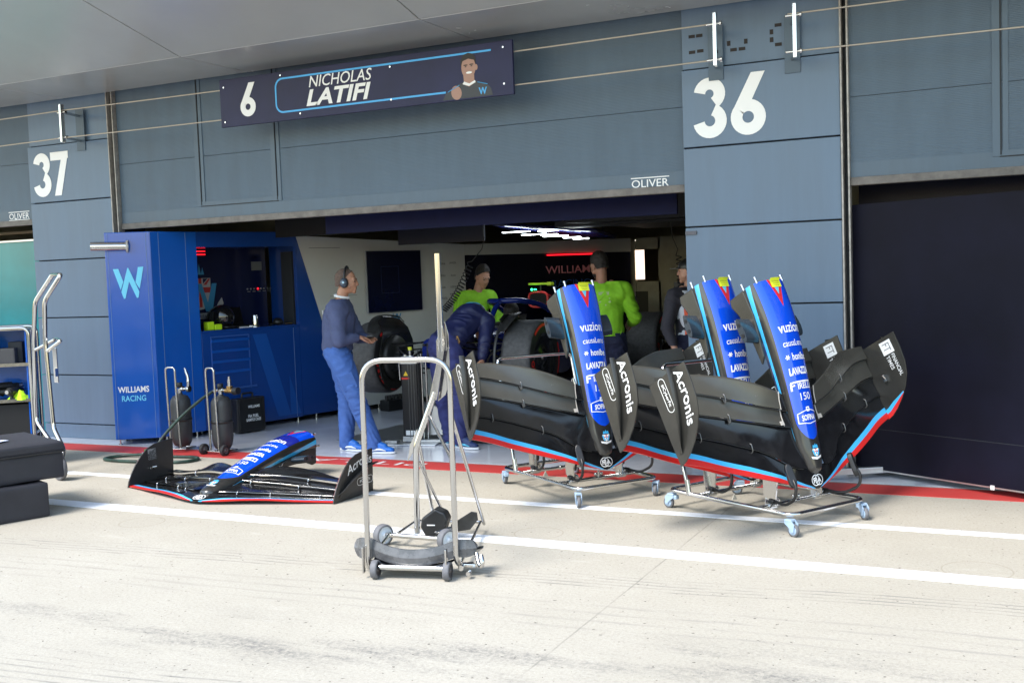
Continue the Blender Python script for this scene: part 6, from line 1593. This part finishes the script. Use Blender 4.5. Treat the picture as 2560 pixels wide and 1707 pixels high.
bl_ = MB(); bp_ = [j1['pelvis']+V((.0, 0, -.018))+V((.52, -.85, 0))*.158*math.cos(a)+V((.85, .52, 0))*.122*math.sin(a) for a in [2*math.pi*k/30 for k in range(30)]]
bl_.tube(bp_, .017, 8, closed=True); bl_.build('belt', BLACKP, P1)
lb_ = MB(); 
dl_ = V((-.72, -.69, 0)); bkp = surf_hit(P1, 'shirt', j1['chest']+V((-.03, -.02, .06)), dl_); Fl = frame((.69, -.72, 0), (0, 0, 1), bkp+dl_*.006)
for i, (w_, x) in enumerate(((.030, 0), (.042, .004), (.034, -.004))): lb_.prism([(x-w_/2, .013-.013*i), (x+w_/2, .018-.013*i), (x+w_/2, .026-.013*i), (x-w_/2, .021-.013*i)], .003, Fl)
lb_.build('back_logo', WLET, P1)
pk = MB(); kp = j1['hpR'].lerp(j1['knR'], .62)+V((.50, -.86, 0))*.095
pk.box((0, 0, 0), (.13, .015, .15), M=Matrix.Translation(kp) @ Matrix.Rotation(R(31), 4, 'Z') @ Matrix.Rotation(R(-20), 4, 'Y'), bev=.006); pk.build('thigh_pocket', BT, P1)
ph = MB(); ph.box((0, 0, 0), (.06, .02, .10), M=Matrix.Translation(j1['wrR']+V((.10, .065, .0))) @ Matrix.Rotation(R(30), 4, 'Z') @ Matrix.Rotation(R(80), 4, 'X'), bev=.006); o_ = ph.build('small_radio', BLACKP); o_.location = (-5.75, 0, FZ)
tag(o_, 'small dark handset held in the hands of the person with ear defenders', 'handset')
# --- mechanic bent over in front of the car
NV2 = cloth('dark_navy_jersey', (.010, .014, .065), .6); NV3 = cloth('navy_trousers', (.026, .032, .135), .8)
J2 = dict(pelvis=(-5.00, .42, .97), waist=(-4.93, .52, 1.07), chest=(-4.89, .72, 1.19), neck=(-4.90, .93, 1.15), head=(-4.92, 1.06, 1.04),
          shR=(-4.72, .76, 1.15), shL=(-5.08, .92, 1.13), elR=(-4.69, .62, .95), elL=(-5.05, 1.0, .90), wrR=(-4.70, .58, .82), wrL=(-4.9, 1.05, .72),
          hpR=(-4.91, .38, .90), hpL=(-5.07, .46, .90), knR=(-4.875, .44, .50), knL=(-5.09, .50, .50), anR=(-4.86, .40, .115), anL=(-5.05, .55, .115), toeR=(-4.65, .36, .05), toeL=(-4.88, .62, .05))
jer = field_mat('jersey_with_panel', (.010, .014, .065), [('f_pan', (.03, .42, .80), .6)], rough=.5, noise_amt=.1)
def at2(J, r, f):
    c = J['chest']; return {'f_pan': lambda co: min(.035-abs((co-c).dot(r)-.085+.25*((co-c).dot(V((0, 0, 1)))-.0)), (co-c).dot((J['neck']-c).normalized())+.09, (co.z-c.z)-.04)}
P2, j2, f2 = person((-4.95, .5, FZ), 'person in dark navy kit bending over in front of the racing car', J2, (.80, -.35, 0), (.35, .80, -.5), ((.2, .8, -1), (.1, .5, .6)), SK1, NV2, NV3,
    shoes=(mat('navy_trainer', (.015, .035, .12), .55, noise_amt=.2), mat('white_sole', (.7, .72, .75), .5), mat('trainer_cyan', (.10, .45, .65), .5)), hairm=HAIR, shirt_attr=at2, shirtm=jer,
    hands={'R': (V((-.02, .02, -.1)), V((-1, .2, 0)), .6)}, sleeve_fold=.007)
gl = MB().tube([j2['pelvis']+V((.15, -.03, .07)), j2['pelvis']+V((.165, -.02, .02)), j2['pelvis']+V((.15, -.04, -.03))], .012, 8).tube([j2['pelvis']+V((.15, -.05, .05)), j2['pelvis']+V((.175, -.04, -.02))], .009, 8); gl.build('tan_glove', mat('tan_glove', (.40, .22, .05), .7), P2)
# --- mechanics in neon shirts
NEONS = cloth('neon_green_shirt', (.20, .47, .012), .8)
J3 = dict(pelvis=(-6.03, 2.9, .93), waist=(-6.02, 2.9, 1.04), chest=(-6.0, 2.92, 1.22), neck=(-5.96, 2.93, 1.40), head=(-5.90, 2.95, 1.56),
          shR=(-6.10, 2.76, 1.33), shL=(-5.86, 3.05, 1.33), elR=(-6.08, 2.62, 1.08), elL=(-5.70, 2.98, 1.08), wrR=(-5.90, 2.55, .98), wrL=(-5.62, 2.78, .98),
          hpR=(-6.08, 2.83, .90), hpL=(-5.97, 2.97, .90), knR=(-6.08, 2.83, .5), knL=(-5.97, 2.97, .5), anR=(-6.08, 2.83, .11), anL=(-5.97, 2.97, .11), toeR=(-5.9, 2.7, .05), toeL=(-5.8, 2.9, .05))
SK2 = skin('fair_skin', (.45, .24, .17)); SHOE = (mat('black_shoe', (.015, .015, .017), .5), mat('dark_sole', (.03, .03, .03), .6))
P3, _, _ = person((-6.0, 2.9, FZ), 'person in neon green shirt looking down behind the bent over mechanic', J3, (-.75, -.66, 0), (.75, -.66, 0), ((.78, -.42, -.42), (0, 0, 1)), SK2, NEONS, NV3, shoes=SHOE, hairm=HAIR, hairk=dict(g=.005, top=.014, front=.03))
GREYP = mat('grey_shirt_print', (.30, .42, .16), .7)
chest_print(P3, {k: V(v)-V((-6.0, 2.9, FZ)) for k, v in J3.items()}, (.6, -.8, 0), 0, [(0, -.02, .12, .012), (0, -.045, .10, .012), (0, -.07, .12, .012)], GREYP, 'chest_print')
J4 = dict(pelvis=(-3.83, 1.55, .93), waist=(-3.83, 1.55, 1.05), chest=(-3.84, 1.55, 1.27), neck=(-3.865, 1.53, 1.47), head=(-3.885, 1.53, 1.635),
          shR=(-3.66, 1.59, 1.40), shL=(-4.02, 1.48, 1.40), elR=(-3.58, 1.66, 1.12), elL=(-4.08, 1.62, 1.12), wrR=(-3.70, 1.88, 1.06), wrL=(-4.05, 1.88, 1.10),
          hpR=(-3.75, 1.57, .90), hpL=(-3.92, 1.53, .90), knR=(-3.74, 1.57, .5), knL=(-3.93, 1.53, .5), anR=(-3.74, 1.57, .11), anL=(-3.93, 1.53, .11), toeR=(-3.72, 1.8, .05), toeL=(-3.95, 1.76, .05))
SK3 = skin('olive_skin', (.30, .15, .10))
P4, j4, f4 = person((-3.83, 1.55, FZ), 'bearded person in neon green shirt seen from behind, beside the nearest upright nose', J4, (.95, .28, 0), (-.28, .95, 0), ((-.80, .50, -.25), (0, 0, 1)), SK3, NEONS, cloth('ink_trousers', (.008, .010, .035)), shoes=SHOE, hairm=HAIR, hairk=dict(g=.005, top=.010, back=-.045, front=.03), sleeve_fold=.009, bulk=.006, hem=-.03)
chest_print(P4, j4, (.1, -1, 0), 0, [(.02, .10, .10, .03), (.0, .05, .16, .02), (.02, .02, .14, .02), (.0, -.01, .10, .015)], GREYP, 'back_print')
bd2 = MB(); T4 = lambda x, y, z: j4['head']+f4 @ V((x, y, z)); ell(bd2, T4(0, .038, -.066), .056, .055, .048, f4); blob(bd2, 'beard', HAIR, P4, .006, 2, fold=.001, ff=(50, 50, 50), cut=[(T4(0, 0, -.045), f4 @ V((0, .3, 1)))])
J5 = dict(pelvis=(-2.98, 1.5, .93), waist=(-2.98, 1.5, 1.04), chest=(-2.99, 1.5, 1.20), neck=(-2.985, 1.5, 1.40), head=(-2.98, 1.50, 1.555),
          shR=(-2.95, 1.68, 1.33), shL=(-3.08, 1.33, 1.33), elR=(-2.85, 1.75, 1.08), elL=(-3.14, 1.28, 1.05), wrR=(-2.8, 1.6, 1.0), wrL=(-3.05, 1.22, .86),
          hpR=(-2.95, 1.57, .9), hpL=(-3.0, 1.42, .9), knR=(-2.95, 1.58, .5), knL=(-3.02, 1.42, .5), anR=(-2.95, 1.58, .11), anL=(-3.03, 1.42, .11), toeR=(-3.15, 1.6, .05), toeL=(-3.22, 1.4, .05))
P5, j5, f5 = person((-3.0, 1.5, FZ), 'person in dark jacket, white and orange tabard and black cap half hidden by a pillar', J5, (.15, .98, 0), (-.98, .15, 0), ((-.95, -.1, 0), (0, 0, 1)), SK2, cloth('dark_plum_jacket', (.028, .026, .036)), cloth('ink_trousers', (.008, .010, .035)), shoes=SHOE, hairm=HAIR)
cp_ = MB(); ell(cp_, j5['head']+V((0, 0, .035)), .085, .105, .085, f5); blob(cp_, 'cap', BLACKP, P5, .007, 2, cut=[(j5['head']+V((0, 0, .022)), (0, 0, -1))])
MB().prism([(-.06, 0), (.06, 0), (.05, .075), (0, .095), (-.05, .075)], .008, Matrix.Translation(j5['head']+V((0, 0, .022))) @ (f5.to_4x4() @ Matrix.Translation((0, .09, 0)))).build('cap_peak', BLACKP, P5)
tb5 = MB(); torso_prims(tb5, {k: (V(v) if k not in ('shL', 'shR') else V(j5['neck']).lerp(V(v), .55)-V((0, 0, .03))) for k, v in j5.items()}, V((.15, .98, 0)), V((-.98, .15, 0)), .026)
tbf = field_mat('tabard_cloth', (.62, .64, .70), [('f_or', (.75, .12, .05), .7)], rough=.75, noise_amt=.05)
blob(tb5, 'tabard', tbf, P5, .009, 4, fold=.003, ff=(6, 6, 8), cut=[(j5['pelvis']-V((0, 0, .03)), (0, 0, -1)), (j5['neck']-V((0, 0, .02)), (0, 0, 1)), (j5['chest']+V((-.09, 0, 0)), (-1, 0, 0))],
     attrs={'f_or': lambda co: min(.055-abs(co.x-j5['chest'].x-.06), .20-abs(co.z-j5['chest'].z+.08))})
# --- driver seat occupant glimpsed in the cockpit
dr = empty('person', (-5.25, 2.35, .83), label='dark haired person glimpsed low inside the cockpit behind the halo', cat='person')
b = MB(); Fd = F3((.35, -.9, -.15)); head_prims(b, (0, 0, .30), Fd); cap_mesh(b, (0, .02, .10), (0, .01, .24), .06, .05); cap_mesh(b, (-.16, .05, .04), (.16, .05, .04), .08, .08); cap_mesh(b, (0, .05, -.2), (0, .05, .05), .12, .14, (0, 1, 0), .7)
bo = blob(b, 'body', SK2, dr, .008, 2); hair(dr, V((0, 0, .30)), Fd, 1.0, HAIR, g=.012, top=.010, front=.10)
c_ = MB(); cap_mesh(c_, (-.17, .05, .04), (.17, .05, .04), .09, .09); cap_mesh(c_, (0, .05, -.2), (0, .05, .06), .14, .155, (0, 1, 0), .75); blob(c_, 'overalls', cloth('black_overalls', (.012, .012, .016)), dr, .01, 3)
# ================================================================== give every separate piece of these parts an object of its own
def split_pieces(o):
    me = o.data; n = len(me.vertices); par = list(range(n))
    def find(i):
        while par[i] != i: par[i] = par[par[i]]; i = par[i]
        return i
    for p in me.polygons:
        a = find(p.vertices[0])
        for v in p.vertices[1:]:
            b = find(v)
            if a != b: par[b] = a
    isl = {}
    for i in range(n): isl.setdefault(find(i), []).append(i)
    groups = []
    for k, vs in isl.items():
        cs = [me.vertices[i].co for i in vs]
        lo = [min(c[j] for c in cs)-.002 for j in range(3)]; hi = [max(c[j] for c in cs)+.002 for j in range(3)]; groups.append([lo, hi, set([k])])
    merged = True
    while merged:
        merged = False
        for i in range(len(groups)):
            for j in range(i+1, len(groups)):
                A, B = groups[i], groups[j]
                if all(A[0][k] <= B[1][k] and B[0][k] <= A[1][k] for k in range(3)):
                    A[0] = [min(a, b) for a, b in zip(A[0], B[0])]; A[1] = [max(a, b) for a, b in zip(A[1], B[1])]; A[2] |= B[2]; groups.pop(j); merged = True; break
            if merged: break
    if len(groups) < 2 or len(groups) > 30: return
    for gi, (lo, hi, keys) in enumerate(groups[1:]+groups[:1]):
        idx = [i for i in range(n) if par[i] is not None and find(i) in keys]; mp = {v: q for q, v in enumerate(idx)}
        fs = [p for p in me.polygons if find(p.vertices[0]) in keys]
        m2 = bpy.data.meshes.new(me.name); m2.from_pydata([me.vertices[i].co[:] for i in idx], [], [[mp[v] for v in p.vertices] for p in fs])
        m2.polygons.foreach_set('use_smooth', [p.use_smooth for p in fs])
        for m in me.materials: m2.materials.append(m)
        if gi == len(groups)-1: o.data = m2
        else:
            c = o.copy(); c.data = m2; SC.collection.objects.link(c)
NAMES = ('arm', 'socket', 'cross_bar', 'levelling_foot', 'bolt', 'red_lamp', 'guide_rod', 'valve', 'screw', 'mounting_pin', 'pod_lens', 'drawer_handle', 'mirror', 'wall_panel', 'stand_leg', 'tripod_leg', 'fence_rail',
         'clamp', 'eyebrows', 'eyes', 'slot_bracket', 'suspension_arm', 'gusset_plate', 'brace_tube', 'guide_rail', 'hanger', 'guide_slot', 'shutter_panel', 'foot_bracket', 'clamp_knob', 'flap_root', 'slot_edge', 'red_band', 'light_blue_band', 'white_foot', 'sidewall', 'panel_seam', 'front_seam', 'sign_seam', 'adhesive_patch', 'portrait_skin')
for o in list(SC.objects):
    if o.type == 'MESH' and o.name.split('.')[0] in NAMES: split_pieces(o)
